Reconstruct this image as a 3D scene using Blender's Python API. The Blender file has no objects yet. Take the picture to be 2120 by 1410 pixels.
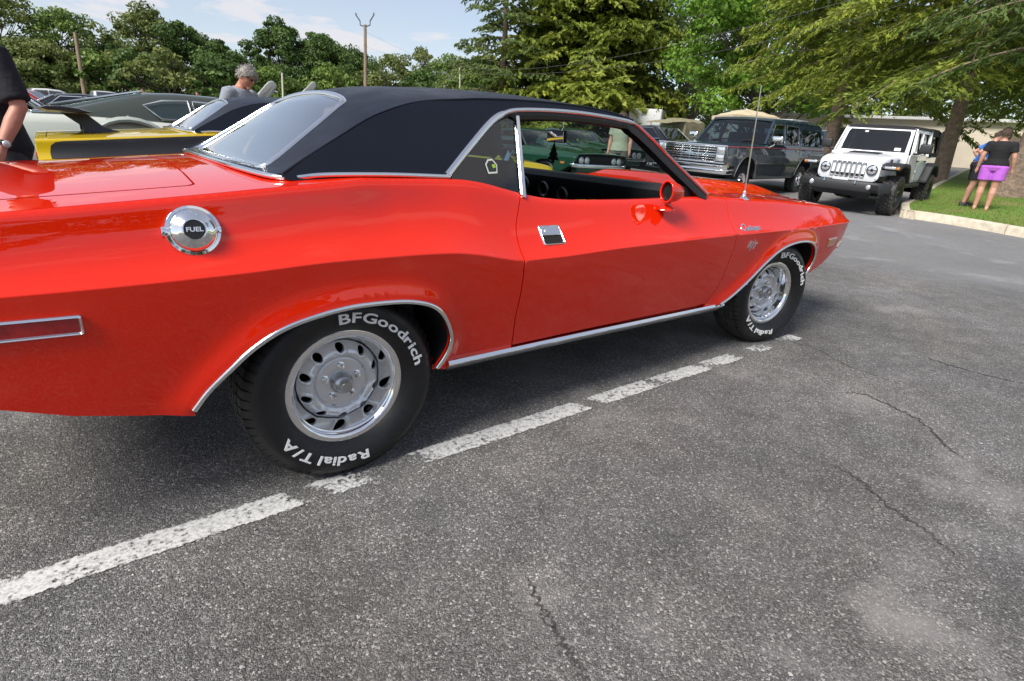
import bpy, bmesh, math, random
import numpy as np
from mathutils import Vector, Matrix, Euler
from mathutils.geometry import delaunay_2d_cdt

random.seed(7); RNG = np.random.default_rng(11)
scene = bpy.context.scene
COL = scene.collection
R_ = math.radians

# ------------------------------------------------------------------ camera
CAM_POS = Vector((-0.6127, -2.4843, 1.1322))
YAW, PITCH, ROLL = 0.6774055, -0.349677, 0.0658068
_f = Vector((math.sin(YAW)*math.cos(PITCH), math.cos(YAW)*math.cos(PITCH), math.sin(PITCH)))
_r = Vector((math.cos(YAW), -math.sin(YAW), 0))
_u = _r.cross(_f)
_r2 = _r*math.cos(ROLL)+_u*math.sin(ROLL)
_u2 = -_r*math.sin(ROLL)+_u*math.cos(ROLL)
cam_d = bpy.data.cameras.new('camera')
cam_d.sensor_width = 36.0
cam_d.lens = 36.0*1129.43/2120.0
cam_d.clip_start = 0.05
cam_d.clip_end = 3000
cam = bpy.data.objects.new('camera', cam_d)
cam.matrix_world = Matrix((( _r2.x, _u2.x, -_f.x, CAM_POS.x), (_r2.y, _u2.y, -_f.y, CAM_POS.y), (_r2.z, _u2.z, -_f.z, CAM_POS.z), (0, 0, 0, 1)))
COL.objects.link(cam)
scene.camera = cam

# ------------------------------------------------------------------ sun, sky, exposure
SUN_AZ = R_(260)      # compass bearing of the sun, clockwise from +Y
SUN_EL = R_(46)
scene.view_settings.view_transform = 'Standard'
scene.view_settings.look = 'None'
scene.view_settings.exposure = 0.82
scene.view_settings.gamma = 1.0
sd = bpy.data.lights.new('sun', 'SUN')
sd.energy = 3.0; sd.angle = R_(24); sd.color = (1.0, 0.95, 0.88)
so = bpy.data.objects.new('sun', sd)
_sdir = Vector((math.sin(SUN_AZ)*math.cos(SUN_EL), math.cos(SUN_AZ)*math.cos(SUN_EL), math.sin(SUN_EL)))
so.rotation_euler = _sdir.to_track_quat('Z', 'Y').to_euler()
so.location = (0, -20, 30)
COL.objects.link(so)

world = bpy.data.worlds.new('World'); scene.world = world
world.use_nodes = True
wn, wl = world.node_tree.nodes, world.node_tree.links
wn.clear()
w_out = wn.new('ShaderNodeOutputWorld'); w_bg = wn.new('ShaderNodeBackground')
sky = wn.new('ShaderNodeTexSky'); sky.sky_type = 'NISHITA'; sky.sun_disc = False
sky.sun_elevation = SUN_EL; sky.sun_rotation = SUN_AZ
sky.air_density = 1.0; sky.dust_density = 0.7; sky.ozone_density = 1.5
w_bg.inputs['Strength'].default_value = 0.088
tc = wn.new('ShaderNodeTexCoord')
sep = wn.new('ShaderNodeSeparateXYZ'); wl.new(tc.outputs['Generated'], sep.inputs[0])
# flatten the dome so clouds get smaller toward the horizon: (x, y) / (z + c)
def wmath(op, a, b=None, clamp=False):
    n = wn.new('ShaderNodeMath'); n.operation = op; n.use_clamp = clamp
    for i, v in enumerate((a, b)):
        if v is None: continue
        if isinstance(v, (int, float)): n.inputs[i].default_value = v
        else: wl.new(v, n.inputs[i])
    return n.outputs[0]
zc_ = wmath('MAXIMUM', wmath('ADD', sep.outputs[2], 0.10), 0.05)
cx_ = wmath('DIVIDE', sep.outputs[0], zc_); cy_ = wmath('DIVIDE', sep.outputs[1], zc_)
comb = wn.new('ShaderNodeCombineXYZ')
wl.new(cx_, comb.inputs[0]); wl.new(cy_, comb.inputs[1]); comb.inputs[2].default_value = 2.7
n1 = wn.new('ShaderNodeTexNoise'); n1.inputs['Scale'].default_value = 1.15; n1.inputs['Detail'].default_value = 7; n1.inputs['Roughness'].default_value = 0.56
wl.new(comb.outputs[0], n1.inputs['Vector'])
cr = wn.new('ShaderNodeValToRGB'); cr.color_ramp.elements[0].position = 0.49; cr.color_ramp.elements[1].position = 0.60
wl.new(n1.outputs['Fac'], cr.inputs[0])
n2 = wn.new('ShaderNodeTexNoise'); n2.inputs['Scale'].default_value = 0.35; n2.inputs['Detail'].default_value = 3
wl.new(comb.outputs[0], n2.inputs['Vector'])
veil = wmath('MULTIPLY', n2.outputs['Fac'], 0.62)
cm = wmath('MAXIMUM', wmath('MULTIPLY', cr.outputs[0], 0.86), veil, True)
mixc = wn.new('ShaderNodeMix'); mixc.data_type = 'RGBA'
wl.new(cm, mixc.inputs[0]); wl.new(sky.outputs[0], mixc.inputs[6])
mixc.inputs[7].default_value = (5.5, 5.35, 5.55, 1)
wl.new(mixc.outputs[2], w_bg.inputs['Color']); wl.new(w_bg.outputs[0], w_out.inputs[0])

# ------------------------------------------------------------------ materials
MATS = {}
def nodes_of(m): return m.node_tree.nodes, m.node_tree.links
def mat(name, color=(0.5, 0.5, 0.5), rough=0.5, metal=0.0, coat=0.0, spec=None, noise=None, bump=None, emit=None, ior=None, coat_rough=0.03, rough_noise=None):
    """noise=(scale, amount), bump=(scale, strength, distance)"""
    if name in MATS: return MATS[name]
    m = bpy.data.materials.new(name); m.use_nodes = True
    N, L = nodes_of(m); b = N['Principled BSDF']
    b.inputs['Base Color'].default_value = (*color, 1); b.inputs['Roughness'].default_value = rough
    b.inputs['Metallic'].default_value = metal
    if coat: b.inputs['Coat Weight'].default_value = coat; b.inputs['Coat Roughness'].default_value = coat_rough
    if spec is not None: b.inputs['Specular IOR Level'].default_value = spec
    if ior: b.inputs['IOR'].default_value = ior
    t = None
    if noise or bump or rough_noise: t = N.new('ShaderNodeTexCoord')
    if noise:
        n = N.new('ShaderNodeTexNoise'); n.inputs['Scale'].default_value = noise[0]; n.inputs['Detail'].default_value = 6; n.inputs['Roughness'].default_value = .6
        L.new(t.outputs['Object'], n.inputs['Vector'])
        mx = N.new('ShaderNodeMix'); mx.data_type = 'RGBA'
        a = noise[1]
        mx.inputs[6].default_value = (*[c*(1-a) for c in color], 1); mx.inputs[7].default_value = (*[min(1, c*(1+a)) for c in color], 1)
        rp = N.new('ShaderNodeMapRange'); rp.inputs[1].default_value = .3; rp.inputs[2].default_value = .7
        L.new(n.outputs['Fac'], rp.inputs[0]); L.new(rp.outputs[0], mx.inputs[0]); L.new(mx.outputs[2], b.inputs['Base Color'])
    if rough_noise:
        n = N.new('ShaderNodeTexNoise'); n.inputs['Scale'].default_value = rough_noise[0]; n.inputs['Detail'].default_value = 5
        L.new(t.outputs['Object'], n.inputs['Vector'])
        rp = N.new('ShaderNodeMapRange'); rp.inputs[1].default_value = .3; rp.inputs[2].default_value = .7; rp.inputs[3].default_value = rough_noise[1]; rp.inputs[4].default_value = rough_noise[2]
        L.new(n.outputs['Fac'], rp.inputs[0]); L.new(rp.outputs[0], b.inputs['Roughness'])
    if bump:
        n = N.new('ShaderNodeTexNoise'); n.inputs['Scale'].default_value = bump[0]; n.inputs['Detail'].default_value = 4
        L.new(t.outputs['Object'], n.inputs['Vector'])
        bp = N.new('ShaderNodeBump'); bp.inputs['Strength'].default_value = bump[1]; bp.inputs['Distance'].default_value = bump[2]
        L.new(n.outputs['Fac'], bp.inputs['Height']); L.new(bp.outputs[0], b.inputs['Normal'])
    if emit: b.inputs['Emission Color'].default_value = (*emit[:3], 1); b.inputs['Emission Strength'].default_value = emit[3]
    MATS[name] = m
    return m

def car_paint(name, color, rough=0.35, flake=0.0):
    m = mat(name, color, rough=rough, coat=1.0, coat_rough=0.012, spec=0.0)
    if 'wav' in m: return m
    m['wav'] = 1
    N, L = nodes_of(m); b = N['Principled BSDF']
    t = N.new('ShaderNodeTexCoord'); n = N.new('ShaderNodeTexNoise'); n.inputs['Scale'].default_value = 3.0; n.inputs['Detail'].default_value = 3
    L.new(t.outputs['Object'], n.inputs['Vector'])
    bp = N.new('ShaderNodeBump'); bp.inputs['Strength'].default_value = .02; bp.inputs['Distance'].default_value = .02
    L.new(n.outputs['Fac'], bp.inputs['Height']); L.new(bp.outputs[0], b.inputs['Coat Normal'])
    b.inputs['Coat IOR'].default_value = 1.58
    return m

def glass_mat(name, tint=(0.8, 0.9, 0.88), refl=1.0, ior=1.5, pw=4.2, base=.07):
    if name in MATS: return MATS[name]
    m = bpy.data.materials.new(name); m.use_nodes = True
    N, L = nodes_of(m); N.clear()
    o = N.new('ShaderNodeOutputMaterial'); tr = N.new('ShaderNodeBsdfTransparent'); gl = N.new('ShaderNodeBsdfGlossy')
    fr = N.new('ShaderNodeFresnel'); fr.inputs['IOR'].default_value = ior
    mx = N.new('ShaderNodeMixShader')
    tr.inputs[0].default_value = (*tint, 1); gl.inputs['Roughness'].default_value = 0.01; gl.inputs['Color'].default_value = (refl, refl, refl, 1)
    # a pane is one sheet with two faces, so its back side reflects like its front side
    geo = N.new('ShaderNodeNewGeometry')
    fr2 = N.new('ShaderNodeMath'); fr2.operation = 'MULTIPLY'; fr2.inputs[1].default_value = 1.7; fr2.use_clamp = True
    lw = N.new('ShaderNodeLayerWeight'); lw.inputs['Blend'].default_value = 0.5
    fm = N.new('ShaderNodeMath'); fm.operation = 'POWER'; fm.inputs[1].default_value = pw
    L.new(lw.outputs['Facing'], fm.inputs[0])
    ad = N.new('ShaderNodeMath'); ad.operation = 'MULTIPLY_ADD'; ad.inputs[1].default_value = 0.9; ad.inputs[2].default_value = base; ad.use_clamp = True
    L.new(fm.outputs[0], ad.inputs[0])
    L.new(ad.outputs[0], mx.inputs[0]); L.new(tr.outputs[0], mx.inputs[1]); L.new(gl.outputs[0], mx.inputs[2]); L.new(mx.outputs[0], o.inputs[0])
    for x in (fr, geo, fr2): N.remove(x)
    MATS[name] = m
    return m

M_RED = car_paint('red car paint', (0.71, 0.018, 0.0025))
M_CHROME = mat('polished chrome', (0.86, 0.87, 0.88), rough=0.06, metal=1.0)
M_TRIM = mat('bright trim', (0.80, 0.81, 0.82), rough=0.13, metal=1.0)
M_STEEL = mat('silver wheel paint', (0.70, 0.71, 0.73), rough=0.27, metal=0.55, coat=0.5)
M_VINYL = mat('black vinyl', (0.004, 0.007, 0.015), spec=0.3, rough=0.42, bump=(420, 0.35, 0.002), rough_noise=(9, .36, .5))
M_RUBBER = mat('tyre rubber', (0.0065, 0.0068, 0.008), rough=0.5, noise=(60, .3), rough_noise=(25, .40, .58))
M_TREAD = mat('dusty tread rubber', (0.045, 0.044, 0.043), rough=0.85, noise=(40, .4))
M_WHITE_LET = mat('white tyre lettering', (0.85, 0.85, 0.84), rough=0.6)
M_BLACK = mat('black interior vinyl', (0.010, 0.011, 0.013), rough=0.5, bump=(300, .2, .002))
M_BLACKTRIM = mat('black rubber trim', (0.012, 0.011, 0.011), rough=0.4)
M_DARK = mat('unlit dark metal', (0.008, 0.008, 0.008), rough=0.9)
M_GLASS = glass_mat('tinted car glass', (0.62, 0.74, 0.72))
M_GLASS_D = glass_mat('dark car glass', (0.16, 0.19, 0.20))
M_GLASS_R = glass_mat('sloping rear glass', (0.30, 0.36, 0.36), pw=2.3, base=.16)
M_GLASS_Q = glass_mat('teal quarter glass', (0.18, 0.33, 0.40))
M_GLASS_C = glass_mat('clear windscreen glass', (0.74, 0.84, 0.80))
M_MIRROR = mat('mirror glass', (0.75, 0.76, 0.77), rough=0.02, metal=1.0)
M_LENS_R = mat('red lamp lens', (0.34, 0.004, 0.006), rough=0.12, coat=1.0, noise=(14, .45))
M_LENS_A = mat('amber lamp lens', (0.55, 0.20, 0.05), rough=0.15, coat=1.0)
M_LENS_W = mat('clear lamp lens', (0.72, 0.74, 0.75), rough=0.08, metal=0.7)

# ------------------------------------------------------------------ mesh helpers
def mesh_obj(name, v, f, m=None, parent=None, smooth=True, angle=38, loc=None, normals=None):
    me = bpy.data.meshes.new(name)
    me.from_pydata([tuple(map(float, p)) for p in v], [], [tuple(map(int, q)) for q in f])
    if m is not None: me.materials.append(m)
    if smooth and len(me.polygons):
        me.shade_smooth()
        if angle is not None and normals is None: me.set_sharp_from_angle(angle=R_(angle))
    if normals is not None:
        me.normals_split_custom_set_from_vertices([tuple(map(float, n)) for n in normals])
    o = bpy.data.objects.new(name, me); COL.objects.link(o)
    if loc: o.location = loc
    if parent: o.parent = parent
    return o
def empty(name, loc=(0, 0, 0), rz=0, label=None, cat=None, group=None):
    o = bpy.data.objects.new(name, None); COL.objects.link(o); o.location = loc; o.rotation_euler = (0, 0, rz)
    o.empty_display_size = .2
    return tag(o, label, cat, group)
def tag(o, label=None, cat=None, group=None, kind=None):
    if label: o['label'] = label
    if cat: o['category'] = cat
    if group: o['group'] = group
    if kind: o['kind'] = kind
    return o
def copy_tree(o, parent=None):
    c = o.copy(); COL.objects.link(c); c.parent = parent
    for ch in list(o.children): copy_tree(ch, c)
    return c
def join(*parts):
    V, F = [], []
    for v, f in parts:
        k = len(V); V.extend(v); F.extend([tuple(i+k for i in q) for q in f])
    return V, F
def xf(part, M):
    return [tuple(M @ Vector(p)) for p in part[0]], part[1]
def T(x=0, y=0, z=0): return Matrix.Translation((x, y, z))
def RX(a): return Matrix.Rotation(a, 4, 'X')
def RY(a): return Matrix.Rotation(a, 4, 'Y')
def RZ(a): return Matrix.Rotation(a, 4, 'Z')
def SC(x, y, z): return Matrix.Diagonal((x, y, z, 1))
def box(x0, x1, y0, y1, z0, z1, bev=0.0, seg=2):
    if not bev:
        v = [(x0,y0,z0),(x1,y0,z0),(x1,y1,z0),(x0,y1,z0),(x0,y0,z1),(x1,y0,z1),(x1,y1,z1),(x0,y1,z1)]
        return v, [(0,3,2,1),(4,5,6,7),(0,1,5,4),(1,2,6,5),(2,3,7,6),(3,0,4,7)]
    bm = bmesh.new(); bmesh.ops.create_cube(bm, size=1)
    for p in bm.verts:
        p.co = Vector(((x0+x1)/2+p.co.x*(x1-x0), (y0+y1)/2+p.co.y*(y1-y0), (z0+z1)/2+p.co.z*(z1-z0)))
    bmesh.ops.bevel(bm, geom=list(bm.edges), offset=bev, segments=seg, profile=.5, affect='EDGES')
    return bm_part(bm)
def bm_part(bm):
    bm.verts.index_update()
    r = [tuple(p.co) for p in bm.verts], [tuple(q.index for q in fc.verts) for fc in bm.faces]
    bm.free(); return r
def loft(rings, closed=True, cap=True, loop=False):
    n = len(rings[0]); V = [p for r in rings for p in r]; F = []
    m = len(rings)
    for i in range(m if loop else m-1):
        a, b = i*n, ((i+1) % m)*n
        for j in range(n if closed else n-1):
            k = (j+1) % n
            F.append((a+j, a+k, b+k, b+j))
    if cap and closed and not loop:
        F.append(tuple(range(n-1, -1, -1))); F.append(tuple((m-1)*n+j for j in range(n)))
    return V, F
def frame_path(path, closed=False):
    P = [Vector(p) for p in path]; n = len(P); out = []
    up = None
    for i in range(n):
        a = P[i-1] if (i > 0 or closed) else P[i]; b = P[(i+1) % n] if (i < n-1 or closed) else P[i]
        t = (b-a).normalized()
        if up is None:
            ref = Vector((0, 0, 1)) if abs(t.z) < .9 else Vector((1, 0, 0))
            up = (ref-t*ref.dot(t)).normalized()
        else: up = (up-t*up.dot(t)).normalized()
        out.append((P[i], t, up, t.cross(up)))
    return out
def tube(path, r, n=8, closed=False, cap=True):
    rs = r if hasattr(r, '__len__') else [r]*len(path)
    rings = []
    for (p, t, u, s), rr in zip(frame_path(path, closed), rs):
        rings.append([tuple(p+u*rr*math.cos(2*math.pi*k/n)+s*rr*math.sin(2*math.pi*k/n)) for k in range(n)])
    return loft(rings, True, cap, closed)
def sweep(path, prof, updir=None, closed=False, cap=True):
    """sweep a closed 2d profile (a along side, b along up) with the up direction given per point or once"""
    n = len(path); rings = []
    P = [Vector(p) for p in path]
    for i in range(n):
        a = P[i-1] if (i > 0 or closed) else P[i]; b = P[(i+1) % n] if (i < n-1 or closed) else P[i]
        t = (b-a).normalized(); u = Vector(updir[i] if isinstance(updir, list) else updir)
        u = (u-t*u.dot(t)).normalized(); s = t.cross(u)
        rings.append([tuple(P[i]+s*q[0]+u*q[1]) for q in prof])
    return loft(rings, True, cap, closed)
def lathe(prof, n=48, closed=False):
    """prof: (radius, height) -> around local Z"""
    V, F = [], []; m = len(prof)
    for k in range(n):
        a = 2*math.pi*k/n
        for r, h in prof: V.append((r*math.cos(a), r*math.sin(a), h))
    for k in range(n):
        k2 = (k+1) % n
        for j in range(m if closed else m-1):
            j2 = (j+1) % m
            F.append((k*m+j, k2*m+j, k2*m+j2, k*m+j2))
    return V, F
def disc(r, h=0, n=32): return [(r*math.cos(2*math.pi*k/n), r*math.sin(2*math.pi*k/n), h) for k in range(n)], [tuple(range(n))]
def prism(poly, d0, d1, axis='y'):
    """extrude a 2d polygon: axis y -> (x, z) polygon"""
    n = len(poly)
    def pt(p, d): return {'y': (p[0], d, p[1]), 'x': (d, p[0], p[1]), 'z': (p[0], p[1], d)}[axis]
    V = [pt(p, d0) for p in poly]+[pt(p, d1) for p in poly]
    F = [tuple(range(n)), tuple(range(2*n-1, n-1, -1))]+[(i, i+n, (i+1) % n+n, (i+1) % n) for i in range(n)]
    return V, F
def fix_normals(o):
    bm = bmesh.new(); bm.from_mesh(o.data); bmesh.ops.recalc_face_normals(bm, faces=bm.faces); bm.to_mesh(o.data); bm.free(); return o
def bevel_obj(o, w, seg=2, ang=40):
    md = o.modifiers.new('bevel', 'BEVEL'); md.width = w; md.segments = seg; md.limit_method = 'ANGLE'; md.angle_limit = R_(ang); md.harden_normals = False
    return o
class PC:
    """monotone cubic through knots"""
    def __init__(s, pts):
        pts = sorted(pts); s.x = np.array([p[0] for p in pts], float); s.y = np.array([p[1] for p in pts], float)
        h = np.diff(s.x); d = np.diff(s.y)/h; m = np.zeros_like(s.y)
        m[0], m[-1] = d[0], d[-1]
        for i in range(1, len(m)-1):
            if d[i-1]*d[i] > 0:
                w1 = 2*h[i]+h[i-1]; w2 = h[i]+2*h[i-1]; m[i] = (w1+w2)/(w1/d[i-1]+w2/d[i])
        s.m = m
    def __call__(s, x):
        x = min(max(x, s.x[0]), s.x[-1]); i = min(int(np.searchsorted(s.x, x, 'right'))-1, len(s.x)-2)
        h = s.x[i+1]-s.x[i]; t = (x-s.x[i])/h
        return float((1+2*t)*(1-t)**2*s.y[i]+t*(1-t)**2*h*s.m[i]+t*t*(3-2*t)*s.y[i+1]+t*t*(t-1)*h*s.m[i+1])
def spline(pts, n=8, closed=False):
    """Catmull-Rom through points of any dimension"""
    P = [np.array(p, float) for p in pts]; m = len(P); out = []
    rng = range(m) if closed else range(m-1)
    for i in rng:
        if closed: a, b, c, d = P[(i-1) % m], P[i], P[(i+1) % m], P[(i+2) % m]
        else: a = P[i-1] if i else 2*P[0]-P[1]; b = P[i]; c = P[i+1]; d = P[i+2] if i+2 < m else 2*P[-1]-P[-2]
        for k in range(n):
            t = k/n
            out.append(tuple(.5*((2*b)+(c-a)*t+(2*a-5*b+4*c-d)*t*t+(3*b-a-3*c+d)*t**3)))
    if not closed: out.append(tuple(P[-1]))
    return out
def in_poly(pt, poly):
    x, y = pt; c = False; j = len(poly)-1
    for i in range(len(poly)):
        xi, yi = poly[i]; xj, yj = poly[j]
        if (yi > y) != (yj > y) and x < (xj-xi)*(y-yi)/(yj-yi)+xi: c = not c
        j = i
    return c
def in_poly_np(P, poly):
    c = np.zeros(len(P), bool); q = np.array(poly, float); x, y = P[:, 0], P[:, 1]
    for (xi, yi), (xj, yj) in zip(q, np.roll(q, 1, 0)):
        if yi == yj: continue
        c ^= ((yi > y) != (yj > y)) & (x < (xj-xi)*(y-yi)/(yj-yi)+xi)
    return c
def dens(poly, step):
    out = []
    for i, p in enumerate(poly):
        q = poly[(i+1) % len(poly)]; L = math.hypot(q[0]-p[0], q[1]-p[1]); k = max(1, int(math.ceil(L/step)))
        for j in range(k): out.append((p[0]+(q[0]-p[0])*j/k, p[1]+(q[1]-p[1])*j/k))
    return out
def cdt_mesh(outline, holes=(), xs=(), ys=(), step=.03, extra=()):
    """triangulate a 2d region with interior grid points; returns pts, tris, boundary loops as index lists"""
    loops = [dens(outline, step)]+[dens(h, step) for h in holes]
    V, E, L = [], [], []
    for lp in loops:
        k = len(V); V += lp; E += [(k+i, k+(i+1) % len(lp)) for i in range(len(lp))]; L.append(list(range(k, k+len(lp))))
    B = np.array(V)
    if (len(xs) and len(ys)) or len(extra):
        G = np.array([(x, y) for x in xs for y in ys]+list(extra), float)
        ok = in_poly_np(G, outline)
        for h in holes: ok &= ~in_poly_np(G, h)
        G = G[ok]
        if len(G):
            dm = np.array([((B-g_)**2).sum(1).min() for g_ in G])
            V += [tuple(map(float, g_)) for g_ in G[dm >= (step*.35)**2]]
    vo, eo, fo, ov, oe, of = delaunay_2d_cdt([Vector(p) for p in V], E, [], 0, 1e-6)
    pts = [(p.x, p.y) for p in vo]
    mp = {}
    for i, srcs in enumerate(ov):
        for s in srcs: mp[s] = i
    PP = np.array(pts); C = np.array([PP[list(q)].mean(0) for q in fo])
    ok = in_poly_np(C, outline)
    for h in holes: ok &= ~in_poly_np(C, h)
    tris = [tuple(q) for q, k in zip(fo, ok) if k]
    return pts, tris, [[mp[i] for i in lp] for lp in L]
def lift_panel(name, m, parent, outline, holes, xs, ys, lift, step=.03, flange=0.0, fdir=(0, 1, 0), flip=False, mirror=False, extra=()):
    """a panel on the surface lift(a, b) -> (x, y, z) with smooth analytic normals and an inward edge return"""
    pts, tris, loops = cdt_mesh(outline, holes, xs, ys, step, extra)
    V = [lift(*p) for p in pts]; e = 1e-4; Nn = []
    for p in pts:
        a = np.array(lift(p[0]+e, p[1]))-np.array(lift(p[0]-e, p[1])); b = np.array(lift(p[0], p[1]+e))-np.array(lift(p[0], p[1]-e))
        n = np.cross(a, b); n = n/(np.linalg.norm(n)+1e-12)
        Nn.append(-n if flip else n)
    F = []
    for q in tris:
        a, b, c = (np.array(V[i]) for i in q)
        g = np.cross(b-a, c-a)
        F.append(q if np.dot(g, Nn[q[0]]) > 0 else q[::-1])
    if flange:
        fd = np.array(fdir, float)
        for lp in loops:
            k = len(V); n = len(lp)
            for i in lp: V.append(V[i]); Nn.append((0, 0, 0))
            for i in lp: V.append(tuple(np.array(V[i])+fd*flange)); Nn.append((0, 0, 0))
            F += [(k+i, k+(i+1) % n, k+n+(i+1) % n, k+n+i) for i in range(n)]
    if mirror:
        V = [(p[0], -p[1], p[2]) for p in V]; F = [q[::-1] for q in F]; Nn = [(n[0], -n[1], n[2]) for n in Nn]
    return mesh_obj(name, V, F, m, parent, normals=Nn)
def text_part(s, size=1.0, font_off=0.0, depth=0.0, shear=0.0, base=False):
    cu = bpy.data.curves.new('lettering', 'FONT'); cu.body = s; cu.size = size; cu.offset = font_off; cu.extrude = depth; cu.shear = shear
    cu.align_x = 'CENTER'; cu.align_y = 'BOTTOM_BASELINE' if base else 'CENTER'; cu.resolution_u = 4
    o = bpy.data.objects.new('lettering', cu); COL.objects.link(o)
    dg = bpy.context.evaluated_depsgraph_get(); ev = o.evaluated_get(dg); me = ev.to_mesh()
    r = [tuple(p.co) for p in me.vertices], [tuple(q.vertices) for q in me.polygons]
    ev.to_mesh_clear(); bpy.data.objects.remove(o); bpy.data.curves.remove(cu)
    return r
def smooth01(a, b, x):
    t = min(1, max(0, (x-a)/(b-a))); return t*t*(3-2*t)

# ------------------------------------------------------------------ terrain
def ground_z(x, y):
    s = x+.9*y-8
    if s <= 0: return 0.0
    if s < 15: return .0012*s*s+.009*s
    return .405+.036*(min(s, 90)-15)
def pix_ray(px, py):
    """direction of a measured sight line (used to survey positions from the photograph)"""
    return (_f+_r2*((px-1060)/1129.43)-_u2*((py-705)/1129.43))
def at_depth(px, py, d): return CAM_POS+pix_ray(px, py)*d
def on_ground(px, depth):
    """ground point in column px at a given depth"""
    lo, hi = -400, 1400
    for _ in range(50):
        md_ = (lo+hi)/2; p = at_depth(px, md_, depth)
        if p.z > ground_z(p.x, p.y): lo = md_
        else: hi = md_
    return p
# ================================================================== ground
def ground_hit(px, py):
    d = pix_ray(px, py); lo, hi = .5, 900.0
    t = lo
    while t < hi:
        p = CAM_POS+d*t
        if p.z < ground_z(p.x, p.y): break
        t *= 1.01
    a, b = t/1.01, t
    for _ in range(40):
        c = (a+b)/2; p = CAM_POS+d*c
        if p.z < ground_z(p.x, p.y): b = c
        else: a = c
    return CAM_POS+d*b

def asphalt_material():
    m = bpy.data.materials.new('worn asphalt'); m.use_nodes = True
    N, L = nodes_of(m); b = N['Principled BSDF']; b.inputs['Roughness'].default_value = .82
    b.inputs['Specular IOR Level'].default_value = .35
    t = N.new('ShaderNodeTexCoord')
    def noise(sc, det=5, rough=.6, w=None):
        n = N.new('ShaderNodeTexNoise'); n.inputs['Scale'].default_value = sc; n.inputs['Detail'].default_value = det; n.inputs['Roughness'].default_value = rough
        L.new(t.outputs['Object'], n.inputs['Vector']); return n.outputs['Fac']
    def vor(sc, feat='F1'):
        n = N.new('ShaderNodeTexVoronoi'); n.feature = feat; n.inputs['Scale'].default_value = sc
        L.new(t.outputs['Object'], n.inputs['Vector']); return n
    def ramp(v, stops):
        r = N.new('ShaderNodeValToRGB'); el = r.color_ramp.elements
        while len(el) < len(stops): el.new(.5)
        for e, (p, c) in zip(el, stops): e.position = p; e.color = (*c, 1) if hasattr(c, '__len__') else (c, c, c, 1)
        L.new(v, r.inputs[0]); return r.outputs[0]
    def mixc(f, a, c, mode='MIX'):
        x = N.new('ShaderNodeMix'); x.data_type = 'RGBA'; x.blend_type = mode
        for i, v in ((0, f), (6, a), (7, c)):
            if isinstance(v, (int, float)): x.inputs[i].default_value = v if i == 0 else (v, v, v, 1)
            elif isinstance(v, tuple): x.inputs[i].default_value = (*v, 1)
            else: L.new(v, x.inputs[i])
        return x.outputs[2]
    v1 = vor(175); v2 = vor(380)
    sepc = N.new('ShaderNodeSeparateColor'); L.new(v1.outputs['Color'], sepc.inputs[0])
    sepd = N.new('ShaderNodeSeparateColor'); L.new(v2.outputs['Color'], sepd.inputs[0])
    stone = ramp(sepc.outputs[0], [(0, .070), (.55, .142), (.82, .23), (.94, .40), (1, .74)])
    stone2 = ramp(sepd.outputs[1], [(0, .060), (.6, .138), (.9, .28), (1, .66)])
    c = mixc(.45, stone, stone2)
    tint = ramp(noise(.8, 3), [(.35, (1.08, 1.03, .965)), (.65, (1.03, 1.01, 1.0))])
    c = mixc(1.0, c, tint, 'MULTIPLY')
    # larger wear: binder-rich dark areas, dusty light areas
    dark = ramp(noise(.55, 6, .62), [(.36, .72), (.52, 1.0), (.66, 1.2)])
    c = mixc(1.0, c, dark, 'MULTIPLY')
    mid = ramp(noise(5.5, 5, .65), [(.3, .80), (.5, 1.0), (.72, 1.22)])
    c = mixc(1.0, c, mid, 'MULTIPLY')
    # smooth dusty patches where the stones are covered
    pn = noise(1.15, 9, .68)
    pm = ramp(pn, [(.555, 0.0), (.70, .90)])
    c = mixc(pm, c, (.225, .214, .205))
    # the drive lane beyond the stalls is an older, paler surface with a ragged border
    sp = N.new('ShaderNodeSeparateXYZ'); L.new(t.outputs['Object'], sp.inputs[0])
    a1 = N.new('ShaderNodeMath'); a1.operation = 'MULTIPLY_ADD'; a1.inputs[1].default_value = 1.4; L.new(noise(.9, 5), a1.inputs[0]); L.new(sp.outputs[0], a1.inputs[2])
    mr = N.new('ShaderNodeMapRange'); mr.inputs[1].default_value = 6.7; mr.inputs[2].default_value = 8.2; L.new(a1.outputs[0], mr.inputs[0])
    c = mixc(mr.outputs[0], c, mixc(.55, c, (.30, .30, .305)))
    L.new(c, b.inputs['Base Color'])
    # relief
    hgt = N.new('ShaderNodeMath'); hgt.operation = 'ADD'; L.new(v1.outputs['Distance'], hgt.inputs[0]); L.new(v2.outputs['Distance'], hgt.inputs[1])
    inv = N.new('ShaderNodeMath'); inv.operation = 'MULTIPLY'; inv.inputs[1].default_value = -1; L.new(hgt.outputs[0], inv.inputs[0])
    bs = N.new('ShaderNodeMath'); bs.operation = 'MULTIPLY_ADD'; bs.inputs[1].default_value = -.8; bs.inputs[2].default_value = .85; L.new(pm, bs.inputs[0])
    bp = N.new('ShaderNodeBump'); bp.inputs['Distance'].default_value = .006; L.new(bs.outputs[0], bp.inputs['Strength']); L.new(inv.outputs[0], bp.inputs['Height'])
    L.new(bp.outputs[0], b.inputs['Normal'])
    return m
M_ASPHALT = asphalt_material()

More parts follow.
